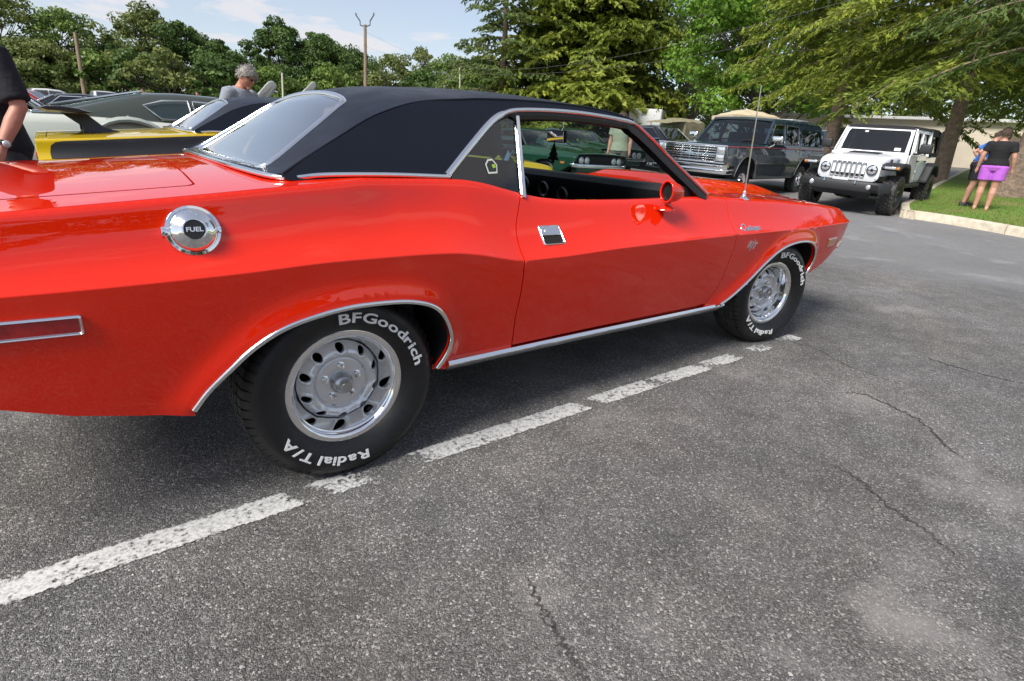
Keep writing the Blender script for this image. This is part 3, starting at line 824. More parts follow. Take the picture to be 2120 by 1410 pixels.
def coupe(name, loc, rz, label, group, paint, roof_mat, cat='car', detail=2, steer=0.0, door_glass=False, mirror_arm=True, letters=True, raised_hood=None, lower_mat=None):
    root = empty(name, loc, rz, label, cat, group)
    st = .035 if detail == 2 else (.06 if detail == 1 else .10)
    tq = [0, .012, .03, .06, .1, .15, .21, .28, .36, .45, .55, .64, .72, .79, .85, .90, .94, .97, .99, 1.01, 1.03, 1.07, 1.13, 1.2, 1.28, 1.36, 1.45, 1.54, 1.63, 1.72, 1.81, 1.9, 1.97]
    if detail < 2: tq = tq[::2]+[1.01]
    if detail < 1: tq = tq[::2]+[.99, 1.02]
    ys = [t*.3 for t in tq]; xs = list(np.arange(-1.13, 3.75, st))
    g = .0028
    quarter = top_edge(-1.13, GR[0][0]-g)+[(x-g, z) for x, z in GR if z < ZT(GR[0][0])-.002]+[(.676, .318), (.36, .322)]+ARCH_R[::-1]+[(-.45, .362), (-.561, .386), (-.709, .424), (-.835, .474), (-.97, .53), (-1.13, .60)]
    door = [(x+g, z) for x, z in GR[::-1] if z < ZT(GR[0][0])-.002]+top_edge(GR[0][0]+g, GF[0][0]-g)+[(x-g, z) for x, z in GF if z < ZT(GF[0][0])-.002]
    fender = [(x+g, z) for x, z in GF[::-1] if z < ZT(GF[0][0])-.002]+top_edge(GF[0][0]+g, 3.72)+[(3.735, .74), (3.715, .675), (3.69, .645), (3.555, .563), (3.382, .474), (3.236, .429), (3.12, .418)]+ARCH_F[::-1]+[(2.12, .322), (2.036, .322)]
    sides = (False, True)
    doors = []
    for mir in sides:
        st2 = .022 if detail == 2 else .06
        kw = dict(lift=side_pt, step=st2, flange=.022, fdir=(0, 1, 0), flip=True, mirror=mir)
        ex_ = (.014, .03, .046, .064, .085) if detail == 2 else ()
        lift_panel('quarter_panel', paint, root, conv(quarter), (), xs, ys, extra=conv(arch_offsets(ARCH_R, ex_)), **kw)
        d = lift_panel('door', paint, root, conv(door), (), xs, ys, **kw); doors.append(d)
        lift_panel('front_fender', paint, root, conv(fender), (), xs, ys, extra=conv(arch_offsets(ARCH_F, ex_)), **kw)
        sg = 1 if mir else -1
        # wheel houses
        for arch in (ARCH_R, ARCH_F):
            pth = arch if arch[0][0] < arch[-1][0] else arch[::-1]
            c = (sum(p[0] for p in pth)/len(pth), .38)
            rings = []
            for x, z in pth:
                dx, dz = x-c[0], z-c[1]; k = 1.012
                yy = abs(side_pt(x, xz_to_q(x, z))[1])
                rings.append([(c[0]+dx*k, sg*(yy-.020), c[1]+dz*k), (c[0]+dx*1.04, sg*.80, c[1]+dz*1.04), (c[0]+dx*1.04, sg*.46, c[1]+dz*1.04)])
            v, f = loft(rings, False, False)
            n0 = len(v); v = v+[(c[0], sg*.46, .30)]
            f = f+[(i*3+2, (i+1)*3+2, n0) for i in range(len(pth)-1)]
            mesh_obj('wheel_house', v, f, M_DARK, root)
            # bright lip moulding on the arch
            if detail >= 1:
                lip = []
                for x, z in pth:
                    p = side_pt(x, xz_to_q(x, z)); lip.append((p[0], sg*(-p[1]+.003) if sg > 0 else p[1]-.003, p[2]))
                mesh_obj('arch_moulding', *tube(lip, .0085 if detail == 2 else .012, 8), M_TRIM, root, angle=60)
        # rocker and its bright moulding
        yy = .852
        prof = [(.31, .29), (2.17, .28), (2.16, .36), (.33, .36)]
        mesh_obj('rocker_panel', *box(.33, 2.14, min(sg*.80, sg*.846), max(sg*.80, sg*.846), .315, .36), paint, root)
        if detail >= 1:
            y_o = sg*.872; y_i = sg*.842
            pr = [(sg*-.012, -.006), (0.002*sg, .020), (sg*.006, .026), (sg*.016, .026), (sg*.02, .016), (sg*.012, -.022), (sg*.0, -.026)]
            rings = []
            for x in np.linspace(.375, 2.205, 24):
                zc = .338-.012*(x-.38)/1.83
                yb = side_yz(x, xz_to_q(x, zc)/.3)[0]
                rings.append([(x, sg*(yb+.016), zc+.018), (x, sg*(yb+.022), zc+.006), (x, sg*(yb+.016), zc-.004), (x, sg*(yb-.004), zc-.026), (x, sg*(yb-.02), zc-.028), (x, sg*(yb-.02), zc+.020)])
            fix_normals(mesh_obj('rocker_moulding', *loft(rings), M_TRIM, root, angle=25))
    # rear deck, trunk lid
    dx0 = -1.13
    def edge_y(x): return side_yz(x, 0)[0]-.001
    base = [(-.09, .748), (-.135, .725), (-.165, .66), (-.19, .45), (-.20, .2), (-.203, 0)]
    ex = list(np.linspace(dx0, .43, 40))
    outl = [(x, -edge_y(x)) for x in ex]+[(.43, -.752), (.2, -.752)]+[(x, -y) for x, y in base]+[(x, y) for x, y in base[::-1]]+[(.2, .752), (.43, .752)]+[(x, edge_y(x)) for x in ex[::-1]]
    lidp = [(-1.07, -.70), (-.36, -.718), (-.345, -.70), (-.335, -.45), (-.33, 0), (-.335, .45), (-.345, .70), (-.36, .718), (-1.07, .70)]
    gx_ = list(np.arange(-1.1, .43, .05)); gy_ = list(np.arange(-.85, .86, .06))
    deck_lift = lambda x, y: (x, y, deck_z(x, y)-.016*math.exp(-(YT(x)-abs(y))/.012) if False else deck_z(x, y))
    lift_panel('deck_panel', paint, root, outl, (lidp,), gx_, gy_, deck_lift, .03, .012, (0, 0, -1))
    lid2 = [(x*1.0+(-.006 if x > -.5 else .006), y*.9915) for x, y in lidp]
    lift_panel('trunk_lid', paint, root, lid2, (), gx_, gy_, lambda x, y: (x, y, deck_z(x, y)+.001), .03, .015, (0, 0, -1))
    # roof skin with rear window opening
    seam_r = [(x, SIDE(z)) for x, z in SEAM]
    rb = [(-.135, -.735), (-.165, -.66), (-.19, -.45), (-.20, -.2), (-.203, 0), (-.20, .2), (-.19, .45), (-.165, .66), (-.135, .735)]
    hd = [(1.535, -.60), (1.575, -.42), (1.60, -.2), (1.606, 0), (1.60, .2), (1.575, .42), (1.535, .60)]
    routl = seam_r+hd+[(x, -y) for x, y in seam_r[::-1]]+rb[::-1]
    win = spline([(-.118, -.575), (.04, -.510), (.17, -.452), (.205, -.40), (.222, -.2), (.228, 0), (.222, .2), (.205, .40), (.17, .452), (.04, .510), (-.118, .575), (-.140, .50), (-.158, .25), (-.163, 0), (-.158, -.25), (-.140, -.50)], 4, True)
    rgx = list(np.arange(-.2, 1.6, .05)); rgy = list(np.arange(-.75, .76, .05))
    rl = lambda x, y: (x, y, roof_z(x, y))
    lift_panel('roof', roof_mat, root, routl, (win,), rgx, rgy, rl, .03, .01, (0, 0, -1))
    win_in = [(x*.985+.0005, y*.985) for x, y in win]
    lift_panel('rear_window', M_GLASS_R if detail else M_GLASS, root, win_in, (), rgx, rgy, lambda x, y: (x, y, roof_z(x, y)-.004), .04)
    mesh_obj('rear_window_trim', *sweep([(x, y, roof_z(x, y)+.001) for x, y in win], [(-.011, -.004), (-.009, .005), (0, .008), (.009, .005), (.011, -.004)], (-.45, 0, .9), closed=True), M_TRIM, root, angle=60)
    # headliner
    lift_panel('headliner', M_BLACK, root, [(x, y*.985) for x, y in routl], (win,), rgx[::2], rgy[::2], lambda x, y: (x, y, roof_z(x, y)-.028), .06, flip=True)
    # sail panels and roof edges
    sail = SEAM+[(1.52, 1.247)]+[p for p in DRIP[::-1] if p[0] < 1.515 and p[0] > .43]+[(.429, .985), (.2, .985), (-.05, .985), (-.124, .985)]
    for mir in sides:
        lift_panel('sail_panel', roof_mat, root, sail, (), list(np.arange(-.12, 1.5, .05)), list(np.arange(.99, 1.3, .05)), lambda x, z: (x, SIDE(z)-.010*math.exp(-((x-.3)/.35)**2)*smooth01(.98, 1.06, z)*smooth01(1.28, 1.2, z), z), .04, flip=True, mirror=mir)
        sg = 1 if mir else -1
        mesh_obj('roof_seam', *tube([(x, sg*(-SIDE(z)), z+.001) for x, z in SEAM], .0035, 6), roof_mat, root)
        # drip moulding and black frames
        dp = [(x, sg*(-SIDE(z)+.004), z) for x, z in DRIP]
        nrm = (0, sg*.886, .46)
        wds = [(.0135 if x < .75 else (.0095 if x < 1.5 else .0045)) for x, z in DRIP]
        rings = []
        for (p, t, u, s_), w in zip([(Vector(a), None, None, None) for a in dp], wds):
            rings.append((p, w))
        rr = []
        for i, (p, w) in enumerate(rings):
            a = rings[max(0, i-1)][0]; b = rings[min(len(rings)-1, i+1)][0]; t = (b-a).normalized(); u = Vector(nrm); u = (u-t*u.dot(t)).normalized(); s_ = t.cross(u)
            rr.append([tuple(p+s_*q[0]*w+u*q[1]) for q in ((-1, -.008), (-.9, .003), (-.3, .008), (.3, .008), (.9, .003), (1, -.008))])
        fix_normals(mesh_obj('drip_moulding', *loft(rr), M_TRIM, root, angle=55))
        cx, cz = 1.2, 1.02
        fr = []
        for i, (x, z) in enumerate(DRIP):
            a = Vector((*DRIP[max(0, i-1)], 0)); b = Vector((*DRIP[min(len(DRIP)-1, i+1)], 0)); t = (b-a).normalized(); n_ = Vector((t.y, -t.x, 0))
            if n_.dot(Vector((cx-x, cz-z, 0))) < 0: n_ = -n_
            w = .020 if x < .8 else (.034 if x < 1.5 else .044)
            o1 = Vector((x, 0, z))+Vector((n_.x, 0, n_.y))*.004; o2 = Vector((x, 0, z))+Vector((n_.x, 0, n_.y))*w
            yo1 = sg*(-SIDE(o1.z)-.004); yo2 = sg*(-SIDE(o2.z)-.012)
            fr.append([(o1.x, yo1, o1.z), ((o1.x+o2.x)/2, (yo1+yo2)/2+sg*.006, (o1.z+o2.z)/2), (o2.x, yo2, o2.z), (o2.x, yo2-sg*.045, o2.z-.004), (o1.x, yo1-sg*.05, o1.z)])
        fix_normals(mesh_obj('window_frame', *loft(fr), M_BLACKTRIM, root, angle=40))
        # quarter glass, division bar
        qg = [(.757, .925), (.822, 1.235)]+[(x+.012, z-.012) for x, z in DRIP[::-1] if x < .815 and x > .43]+[(.45, .985), (.57, .965), (.68, .945)]
        v = [(x, sg*(-SIDE(z)-.018), z) for x, z in qg]
        mesh_obj('quarter_window', v, [tuple(range(len(v)))], M_GLASS_Q if detail else M_GLASS, root, smooth=False)
        bar = [(.824, sg*(-SIDE(1.235)-.010), 1.235), (.757, sg*(-SIDE(.93)-.006), .93)]
        mesh_obj('division_bar', *sweep(bar, [(-.010, -.006), (-.008, .006), (.008, .006), (.010, -.006)], (0, sg, .3)), M_TRIM, root, angle=30)
        if door_glass:
            dg_ = [(.775, .92), (.838, 1.235)]+[(x, z-.03) for x, z in DRIP if .9 < x < 1.93]+[(1.93, .92)]
            v = [(x, sg*(-SIDE(z)-.02), z) for x, z in dg_]
            mesh_obj('door_window', v, [tuple(range(len(v)))], M_GLASS, root, smooth=False)
    # belt moulding round the base of the roof
    bm_r = [(.435, -.772, ZT(.43)+.008), (.2, -.772, ZT(.2)+.012), (0, -.770, ZT(0)+.016), (-.08, -.762, .992), (-.13, -.742, .990), (-.165, -.67, .994), (-.193, -.45, 1.000), (-.203, -.2, 1.004), (-.206, 0, 1.005)]
    bm_r = spline(bm_r, 5); pth = bm_r+[(x, -y, z) for x, y, z in bm_r[-2::-1]]
    mesh_obj('belt_moulding', *tube(pth, .0085, 8), M_TRIM, root, angle=60)
    # windscreen, cowl
    V, F = [], []; nu, nv = 17, 7
    for i in range(nu):
        a = -1+2*i/(nu-1)
        for j in range(nv):
            v = j/(nv-1)
            xb, yb, zb = 1.975+.235*(1-a*a), .775*a, .930
            xt, yt = 1.535+.075*(1-a*a), .628*a; zt = roof_z(xt-.01, yt)-.008
            bulge = .018*math.sin(math.pi*v)
            V.append((xb+(xt-xb)*v+bulge, yb+(yt-yb)*v, zb+(zt-zb)*v+bulge))
    F = [(i*nv+j, (i+1)*nv+j, (i+1)*nv+j+1, i*nv+j+1) for i in range(nu-1) for j in range(nv-1)]
    mesh_obj('windscreen', V, F, M_GLASS_C, root, angle=None)
    # front top panel with hood opening, hood
    fex = list(np.linspace(1.96, 3.70, 46))
    fout = [(x, -edge_y(x)) for x in fex]+[(3.72, -.55), (3.735, 0), (3.72, .55)]+[(x, edge_y(x)) for x in fex[::-1]]+[(1.98, .70), (2.10, .5), (2.18, .2), (2.2, 0), (2.18, -.2), (2.10, -.5), (1.98, -.70)]
    hoodp = [(2.26, -.71), (2.9, -.74), (3.45, -.71), (3.60, -.66), (3.64, -.35), (3.655, 0), (3.64, .35), (3.60, .66), (3.45, .71), (2.9, .74), (2.26, .71), (2.30, .4), (2.32, 0), (2.30, -.4)]
    hgx = list(np.arange(2.0, 3.72, .05 if detail else .1)); hgy = list(np.arange(-.8, .81, .05 if detail else .1))
    lift_panel('cowl_panel', paint, root, fout, (hoodp,), hgx, hgy, lambda x, y: (x, y, hood_z(x, y) if x > 2.3 else hood_z(x, y)-.0), .04, .012, (0, 0, -1))
    hin = [(2.95+(x-2.95)*.993, y*.993) for x, y in hoodp]
    hood = lift_panel('hood', paint, root, hin, (), hgx, hgy, lambda x, y: (x, y, hood_z(x, y)+.001), .03, .02, (0, 0, -1))
    if raised_hood:
        # hinged up at the cowl
        hood.matrix_local = T(2.28, 0, .93) @ RY(-raised_hood) @ T(-2.28, 0, -.93)
        mesh_obj('engine_bay', *box(2.3, 3.5, -.7, .7, .5, .72), M_DARK, root)
    for sg in (-1, 1):
        mesh_obj('hood_scoop', *box(2.95, 3.12, sg*.23-.09, sg*.23+.09, hood_z(3.05, .2)-.004, hood_z(3.05, .2)+.006, .004, 1), M_DARK, root)
    # nose: grille cavity, headlamps, bumper
    mesh_obj('grille', *join(box(3.60, 3.665, -.70, .70, .60, .775), *[box(3.655, 3.672, -.66, .66, z, z+.008) for z in (.63, .66, .69, .72, .75)]), M_DARK, root, smooth=False)
    for sg in (-1, 1):
        for yy in (.43, .60):
            hl = xf(lathe([(.0001, .012), (.045, .010), (.066, .0), (.072, .004), (.076, -.004), (.076, -.03)], 24), T(3.672, sg*yy, .69) @ RY(math.pi/2))
            mesh_obj('headlamp', *hl, M_LENS_W, root, angle=50)
        mesh_obj('front_marker', *fr_marker(sg), M_LENS_A, root, angle=30)
        fm = fr_marker(sg, frame=True); mesh_obj('front_marker_trim', *fm, M_TRIM, root, angle=40)
    fb = [(3.585, -.850, .600), (3.65, -.835, .592), (3.70, -.79, .585), (3.745, -.66, .58), (3.765, -.4, .578), (3.77, 0, .578)]
    fb = spline(fb, 5); pth = fb+[(x, -y, z) for x, y, z in fb[-2::-1]]
    mesh_obj('front_bumper', *sweep(pth, [(-.014, -.035), (.004, -.036), (.010, -.02), (.013, 0), (.010, .02), (.004, .036), (-.014, .035)], (0, 0, 1)), M_CHROME, root, angle=60)
    mesh_obj('front_valance', *box(3.45, 3.66, -.70, .70, .42, .60, .03), paint, root)
    # tail
    tp = [(-1.10, -.80), (-1.10, .80)]
    mesh_obj('tail_panel', *box(-1.135, -1.09, -.80, .80, .50, .862, .015), paint, root)
    mesh_obj('tail_lamp', *box(-1.145, -1.13, -.74, .74, .66, .80, .006), M_LENS_R, root)
    rbp = spline([(-.80, -.925, .555), (-1.0, -.915, .555), (-1.12, -.86, .555), (-1.165, -.6, .555), (-1.175, 0, .555)], 4)
    if detail != 2: pass
    mesh_obj('rear_bumper', *sweep([p for p in rbp if p[0] < -.98]+[(x, -y, z) for x, y, z in rbp[-2::-1] if x < -.98], [(-.012, -.05), (.012, -.03), (.016, 0), (.012, .03), (-.012, .05)], (0, 0, 1)), M_CHROME, root, angle=60)
    # underbody, cabin
    mesh_obj('underbody', *join(box(-.5, 3.55, -.45, .45, .26, .34), box(-1.0, -.5, -.40, .40, .46, .54), box(.42, 2.1, -.80, .80, .27, .33)), M_DARK, root)
    mesh_obj('cabin_floor', *join(box(.3, 2.1, -.76, .76, .34, .36), box(.25, .30, -.76, .76, .34, .70), box(-.25, .30, -.72, .72, .68, .72), box(2.05, 2.2, -.76, .76, .34, .90)), M_BLACK, root)
    if detail:
        dashp = [(2.10, .925), (1.95, .955), (1.80, .975), (1.715, .972), (1.69, .945), (1.70, .90), (1.745, .83), (1.80, .70), (1.83, .55), (2.1, .55)]
        mesh_obj('dashboard', *prism(dashp, -.755, .755), M_BLACK, root, angle=30)
        for yy, xx, zz, rr in ((.0, 1.700, .850, .044), (.17, 1.695, .868, .044), (.36, 1.69, .88, .05)):
            mesh_obj('gauge', *xf(lathe([(rr-.012, 0), (rr-.010, .008), (rr, .012), (rr+.004, 0)], 24), T(xx, yy, zz) @ RY(-math.pi/2-.15)), mat('dull gauge bezel', (.20, .20, .20), .35, .8), root, angle=50)
        sw = [(math.cos(a)*.185, math.sin(a)*.185, 0) for a in np.linspace(0, 2*math.pi, 33)[:-1]]
        Ms = T(1.50, .37, .93) @ RY(-math.pi/2+.45)
        stw = mesh_obj('steering_wheel', *xf(tube(sw, .013, 8, True), Ms), mat('wood rim', (.06, .03, .015), .3, coat=.6), root)
        mesh_obj('spokes', *xf(join(*[xf(box(-.02, .02, 0, .18, -.004, .004), RZ(a)) for a in (1.57, -1.57, 3.14)], lathe([(.001, .02), (.04, .012), (.045, -.02)], 16)), Ms), M_CHROME, stw)
        for sg in (-1, 1):
            # bucket seats
            s = empty('front_seat', (1.0, sg*.37, .36)); s.parent = root
            mesh_obj('cushion', *box(-.05, .48, -.25, .25, 0, .20, .06, 3), M_BLACK, s)
            bk = [(-.10, .12), (.06, .12), (-.02, .45), (-.10, .68), (-.17, .70), (-.20, .66), (-.16, .40)]
            o = mesh_obj('seat_back', *prism(bk, -.24, .24), M_BLACK, s); bevel_obj(o, .035, 3)
            mesh_obj('headrest', *xf(box(-.05, .05, -.12, .12, 0, .17, .035, 3), T(-.16, 0, .705) @ RY(-.15)), M_BLACK, s)
            # door cards
            mesh_obj('door_card', *join(box(.76, 2.08, min(sg*.72, sg*.765), max(sg*.72, sg*.765), .38, .885, .012, 2)), M_BLACK, root)
            mesh_obj('door_sill_cap', *box(.80, 2.0, min(sg*.755, sg*.782), max(sg*.755, sg*.782), .885, .908, .004, 1), mat('grey sill weatherstrip', (.22, .21, .20), .6), root)
        mesh_obj('rear_seat', *join(box(.10, .55, -.62, .62, .5, .68, .05, 3), xf(box(-.08, .08, -.60, .60, 0, .38, .05, 3), T(.26, 0, .54) @ RY(-.35))), M_BLACK, root)
        mr = empty('interior_mirror', (1.605, .0, 1.172)); mr.parent = root
        mr.rotation_euler = (0, R_(-3), R_(-14))
        mesh_obj('mirror_shell', *box(-.002, .022, -.105, .105, -.032, .032, .010, 3), M_BLACK, mr)
        mesh_obj('mirror_glass', *box(-.0035, -.0015, -.098, .098, -.026, .026), M_MIRROR, mr, smooth=False)
        mesh_obj('mirror_stem', *tube([(.02, 0, .01), (.045, 0, .05), (.04, 0, .10)], .006, 6), M_TRIM, mr)
    # wheels
    for (x, y, s_) in ((0, -.777, -1), (2.794, -.767, -1), (0, .777, 1), (2.794, .767, 1)):
        rzz = -steer if x > 1 else 0
        spin = {(0, -1): 0.0, (3, -1): 0.0}.get((round(x), s_), .7)
        rallye_wheel(root, (x, y, .326), (0, 0, rzz), detail, s_, letters and s_ < 0)
    return root
def fr_marker(sg, frame=False):
    pts = [(3.315, .647), (3.452, .650), (3.432, .607), (3.335, .603)]
    if frame: pts = [(3.300, .653), (3.475, .657), (3.447, .600), (3.325, .596)]
    rings = []
    a = []
    for x, z in pts:
        p = side_pt(x, xz_to_q(x, z)); a.append((x, sg*(-p[1]), z))
    o = .004 if frame else .007
    return [(x, y-sg*.01, z) for x, y, z in a]+[(x, y+sg*o, z) for x, y, z in a], [(4, 5, 6, 7), (0, 1, 5, 4), (1, 2, 6, 5), (2, 3, 7, 6), (3, 0, 4, 7)]
# ================================================================== the red coupe
red = coupe('red_coupe', (0, 0, 0), 0, 'bright red two-door muscle car with black vinyl roof, in the foreground', None, M_RED, M_VINYL, steer=R_(9.0))
def on_side(x, z, out=0.0):
    p = side_pt(x, xz_to_q(x, z)); e = .004
    a = np.array(side_pt(x+e, xz_to_q(x+e, z)))-np.array(side_pt(x-e, xz_to_q(x-e, z)))
    b = np.array(side_pt(x, xz_to_q(x, z+e)))-np.array(side_pt(x, xz_to_q(x, z-e)))
    n = np.cross(a, b); n /= np.linalg.norm(n)
    if n[1] > 0: n = -n
    X = a/np.linalg.norm(a); Zv = np.cross(n, X)*-1
    if Zv[2] < 0: Zv = -Zv
    return Matrix(((X[0], Zv[0], n[0], p[0]+n[0]*out), (X[1], Zv[1], n[1], p[1]+n[1]*out), (X[2], Zv[2], n[2], p[2]+n[2]*out), (0, 0, 0, 1)))
# fuel filler cap
Mf = on_side(-.391, .866, .001)
fc = empty('fuel_cap'); fc.parent = red
def on(fcn, M, m, parent, nm, **k): return mesh_obj(nm, *xf(fcn, M), m, parent, **k)
on(lathe([(.066, -.006), (.066, .006), (.062, .011), (.055, .012), (.0535, .006), (.052, .006)], 56), Mf, M_CHROME, fc, 'outer_ring', angle=40)
on(lathe([(.0515, .004), (.0515, .016), (.049, .019), (.040, .026), (.031, .031), (.028, .0345), (.0245, .035), (.0235, .0325)], 56), Mf, M_CHROME, fc, 'cap_dome', angle=50)
on(join(lathe([(.0532, .003), (.052, .005)], 40)), Mf, M_DARK, fc, 'shadow_gap')
on(join(disc(.0240, .0328, 40)), Mf, M_BLACKTRIM, fc, 'emblem_disc', smooth=False)
on(xf(text_part('FUEL', .0155, .0004, .0006), T(0, 0, .0336) @ SC(1.15, 1, 1)), Mf, M_TRIM, fc, 'lettering', smooth=False)
on(xf(box(-.071, -.050, -.012, .012, .0, .016, .003, 2), Matrix()), Mf, M_CHROME, fc, 'release_tab')
on(xf(box(.050, .064, -.009, .009, .0, .014, .003, 2), Matrix()), Mf, M_CHROME, fc, 'hinge')
# flush door handle
Mh = on_side(.850, .792, .0)
hd_ = empty('door_handle'); hd_.parent = red
def rrect(w, h, r, n=5):
    out = []
    for cx, cy, a0 in ((w-r, h-r, 0), (-w+r, h-r, 90), (-w+r, -h+r, 180), (w-r, -h+r, 270)):
        for i in range(n+1): a = R_(a0+90*i/n); out.append((cx+r*math.cos(a), cy+r*math.sin(a)))
    return out
def rframe(w, h, r, wall, d):
    o = rrect(w, h, r); i = rrect(w-wall, h-wall, max(.001, r-wall*.6)); n = len(o)
    rings = [[(x, y, -.004) for x, y in o], [(x, y, d*.7) for x, y in o], [((x*.5+xi*.5), (y*.5+yi*.5), d) for (x, y), (xi, yi) in zip(o, i)], [(x, y, d*.5) for x, y in i], [(x, y, -.004) for x, y in i]]
    V = [p for r_ in rings for p in r_]; F = []
    for k in range(4):
        for j in range(n): F.append((k*n+j, k*n+(j+1) % n, (k+1)*n+(j+1) % n, (k+1)*n+j))
    return V, F
on(rframe(.056, .044, .009, .0075, .008), Mh, M_CHROME, hd_, 'bezel', angle=60)
on(box(-.048, .048, -.036, .002, .0015, .003), Mh, M_DARK, hd_, 'pull_recess', smooth=False)
on(box(-.049, .049, -.002, .037, .001, .0075, .002, 1), Mh, M_CHROME, hd_, 'flap', angle=40)
on(join(xf(lathe([(.0001, .010), (.006, .010), (.0075, .0085), (.0075, .006)], 16), T(-.026, .016, 0))), Mh, M_STEEL, hd_, 'lock')
on(box(-.0275, -.0245, .0125, .0195, .0098, .0106), Mh, M_DARK, hd_, 'keyhole', smooth=False)
# rear marker lamp
Mm = on_side(-.78, .671, .002)
mk = empty('side_marker'); mk.parent = red
on(rframe(.132, .0255, .006, .009, .010), Mm, M_TRIM, mk, 'bezel', angle=60)
on(box(-.124, .124, -.018, .018, .0, .005, .001, 1), Mm, M_LENS_R, mk, 'lens')
# fender script and badge
Ms_ = on_side(2.262, .772, .001)
scr = empty('fender_script'); scr.parent = red
on(xf(join(xf(text_part('C', .062, .0016, .002, .35), T(-.072, 0, 0)), xf(text_part('hallenger', .040, .001, .002, .45), T(.016, -.004, 0))), SC(1.06, 1, 1)), Ms_, M_TRIM, scr, 'lettering', smooth=False)
on(box(-.05, .10, -.020, -.016, .0, .002), Ms_, M_TRIM, scr, 'underline', smooth=False)
Mr = on_side(2.285, .678, .001)
bd = empty('fender_badge'); bd.parent = red
on(join(xf(text_part('R', .046, .003, .002, .3), T(-.030, .006, 0)), xf(text_part('T', .046, .003, .002, .3), T(.026, -.006, 0))), Mr, M_TRIM, bd, 'lettering', smooth=False)
on(xf(box(-.004, .004, -.034, .034, 0, .003), RZ(-.5)), Mr, M_TRIM, bd, 'slash', smooth=False)
# door mirror, bullet shaped
mm_ = empty('door_mirror'); mm_.parent = red
Mx = T(1.545, -.872, .958)
sh = []
for i in range(9):
    u = i/8; x = -.005+.125*u; k = math.sqrt(max(0, 1-u**2.4))
    sh.append([(x, .040*k*math.cos(a)*1.0+.02*u, .047*k*math.sin(a)-.006*u) for a in np.linspace(0, 2*math.pi, 25)[:-1]])
mesh_obj('shell', *xf(loft(sh[:-1]+[[(.12, .02, -.006)]*24], True, False), Mx @ RZ(R_(-8))), M_RED, mm_, angle=60)
mesh_obj('rim', *xf(tube([(-.006, .0395*math.cos(a), .0465*math.sin(a)) for a in np.linspace(0, 2*math.pi, 33)[:-1]], .0045, 8, True), Mx @ RZ(R_(-8))), M_RED, mm_, angle=60)
mesh_obj('glass', *xf(([(.006, .037*math.cos(a), .044*math.sin(a)) for a in np.linspace(0, 2*math.pi, 33)[:-1]], [tuple(range(32))]), Mx @ RZ(R_(-8))), mat('mirror face', (.08, .10, .10), .05, .8), mm_, smooth=False)
mesh_obj('pedestal', *loft([[(1.575+a*.020*w, -.865+b*.016*w+o, z) for a, b in ((1, 0), (.7, .7), (0, 1), (-.7, .7), (-1, 0), (-.7, -.7), (0, -1), (.7, -.7))] for z, w, o in ((.925, .9, 0), (.905, .85, .004), (.89, 1.1, .004), (.882, 2.0, .004), (.872, 2.3, .008))]), M_RED, mm_, angle=50)
mesh_obj('base_plate', *xf(box(-.05, .05, -.012, .012, -.002, .004, .002, 1), on_side(1.585, .877, .001)), M_RED, mm_)
# aerial
ae = empty('radio_aerial'); ae.parent = red
mesh_obj('base', *xf(lathe([(.030, -.004), (.028, .004), (.014, .012), (.009, .022), (.008, .036), (.004, .044)], 20), T(2.352, -.785, .908)), M_CHROME, ae, angle=50)
mesh_obj('mast', *tube([(2.352, -.785, .945), (2.33, -.785, 1.22), (2.305, -.785, 1.485)], [.0042, .0036, .0024], 8), M_TRIM, ae)
# washer-fluid style scuffs are left to the paint; window sticker on the quarter glass
def q_pt(x, z, o): return (x, SIDE(z)+.018-o, z)
stx = [(.622, 1.012), (.665, 1.015), (.672, 1.045), (.655, 1.066), (.632, 1.062), (.617, 1.045)]
st = empty('window_sticker'); st.parent = red
mesh_obj('backing', [q_pt(x, z, .0025) for x, z in stx], [tuple(range(6))], mat('sticker white', (.55, .56, .52), .5), st, smooth=False)
mesh_obj('print', [q_pt(.645+(x-.645)*.8, 1.04+(z-1.04)*.75, .0035) for x, z in stx], [tuple(range(6))], mat('sticker black', (.02, .025, .02), .5), st, smooth=False)
mesh_obj('print', [q_pt(x, z, .0045) for x, z in ((.648, 1.032), (.664, 1.036), (.660, 1.047), (.645, 1.045))], [(0, 1, 2, 3)], mat('sticker green', (.28, .42, .03), .5), st, smooth=False)
# passenger-side dash script
mesh_obj('dash_script', *xf(text_part('Challenger', .032, .0, .0008, .3), T(1.728, -.47, .895) @ RZ(-math.pi/2) @ RX(math.pi/2-.35)), M_TRIM, red, smooth=False)
# hanging air freshener (hangs from the mirror: a thing of its own)
tree = [(0, .098), (.010, .075), (.006, .075), (.022, .052), (.014, .052), (.032, .026), (.020, .026), (.040, .0), (.010, 0), (.010, -.018), (-.010, -.018), (-.010, 0), (-.040, 0), (-.020, .026), (-.032, .026), (-.014, .052), (-.022, .052), (-.006, .075), (-.010, .075)]
af = empty('air_freshener', (1.60, 0, 1.045), R_(20), 'black tree-shaped card air freshener hanging inside the red car windscreen', 'air freshener')
mesh_obj('card', *prism(tree, 0, .002, 'x'), mat('black card', (.006, .012, .010), .7), af, smooth=False)
mesh_obj('string', *tube([(.001, 0, .095), (.003, 0, .11)], .001, 5), M_BLACKTRIM, af)
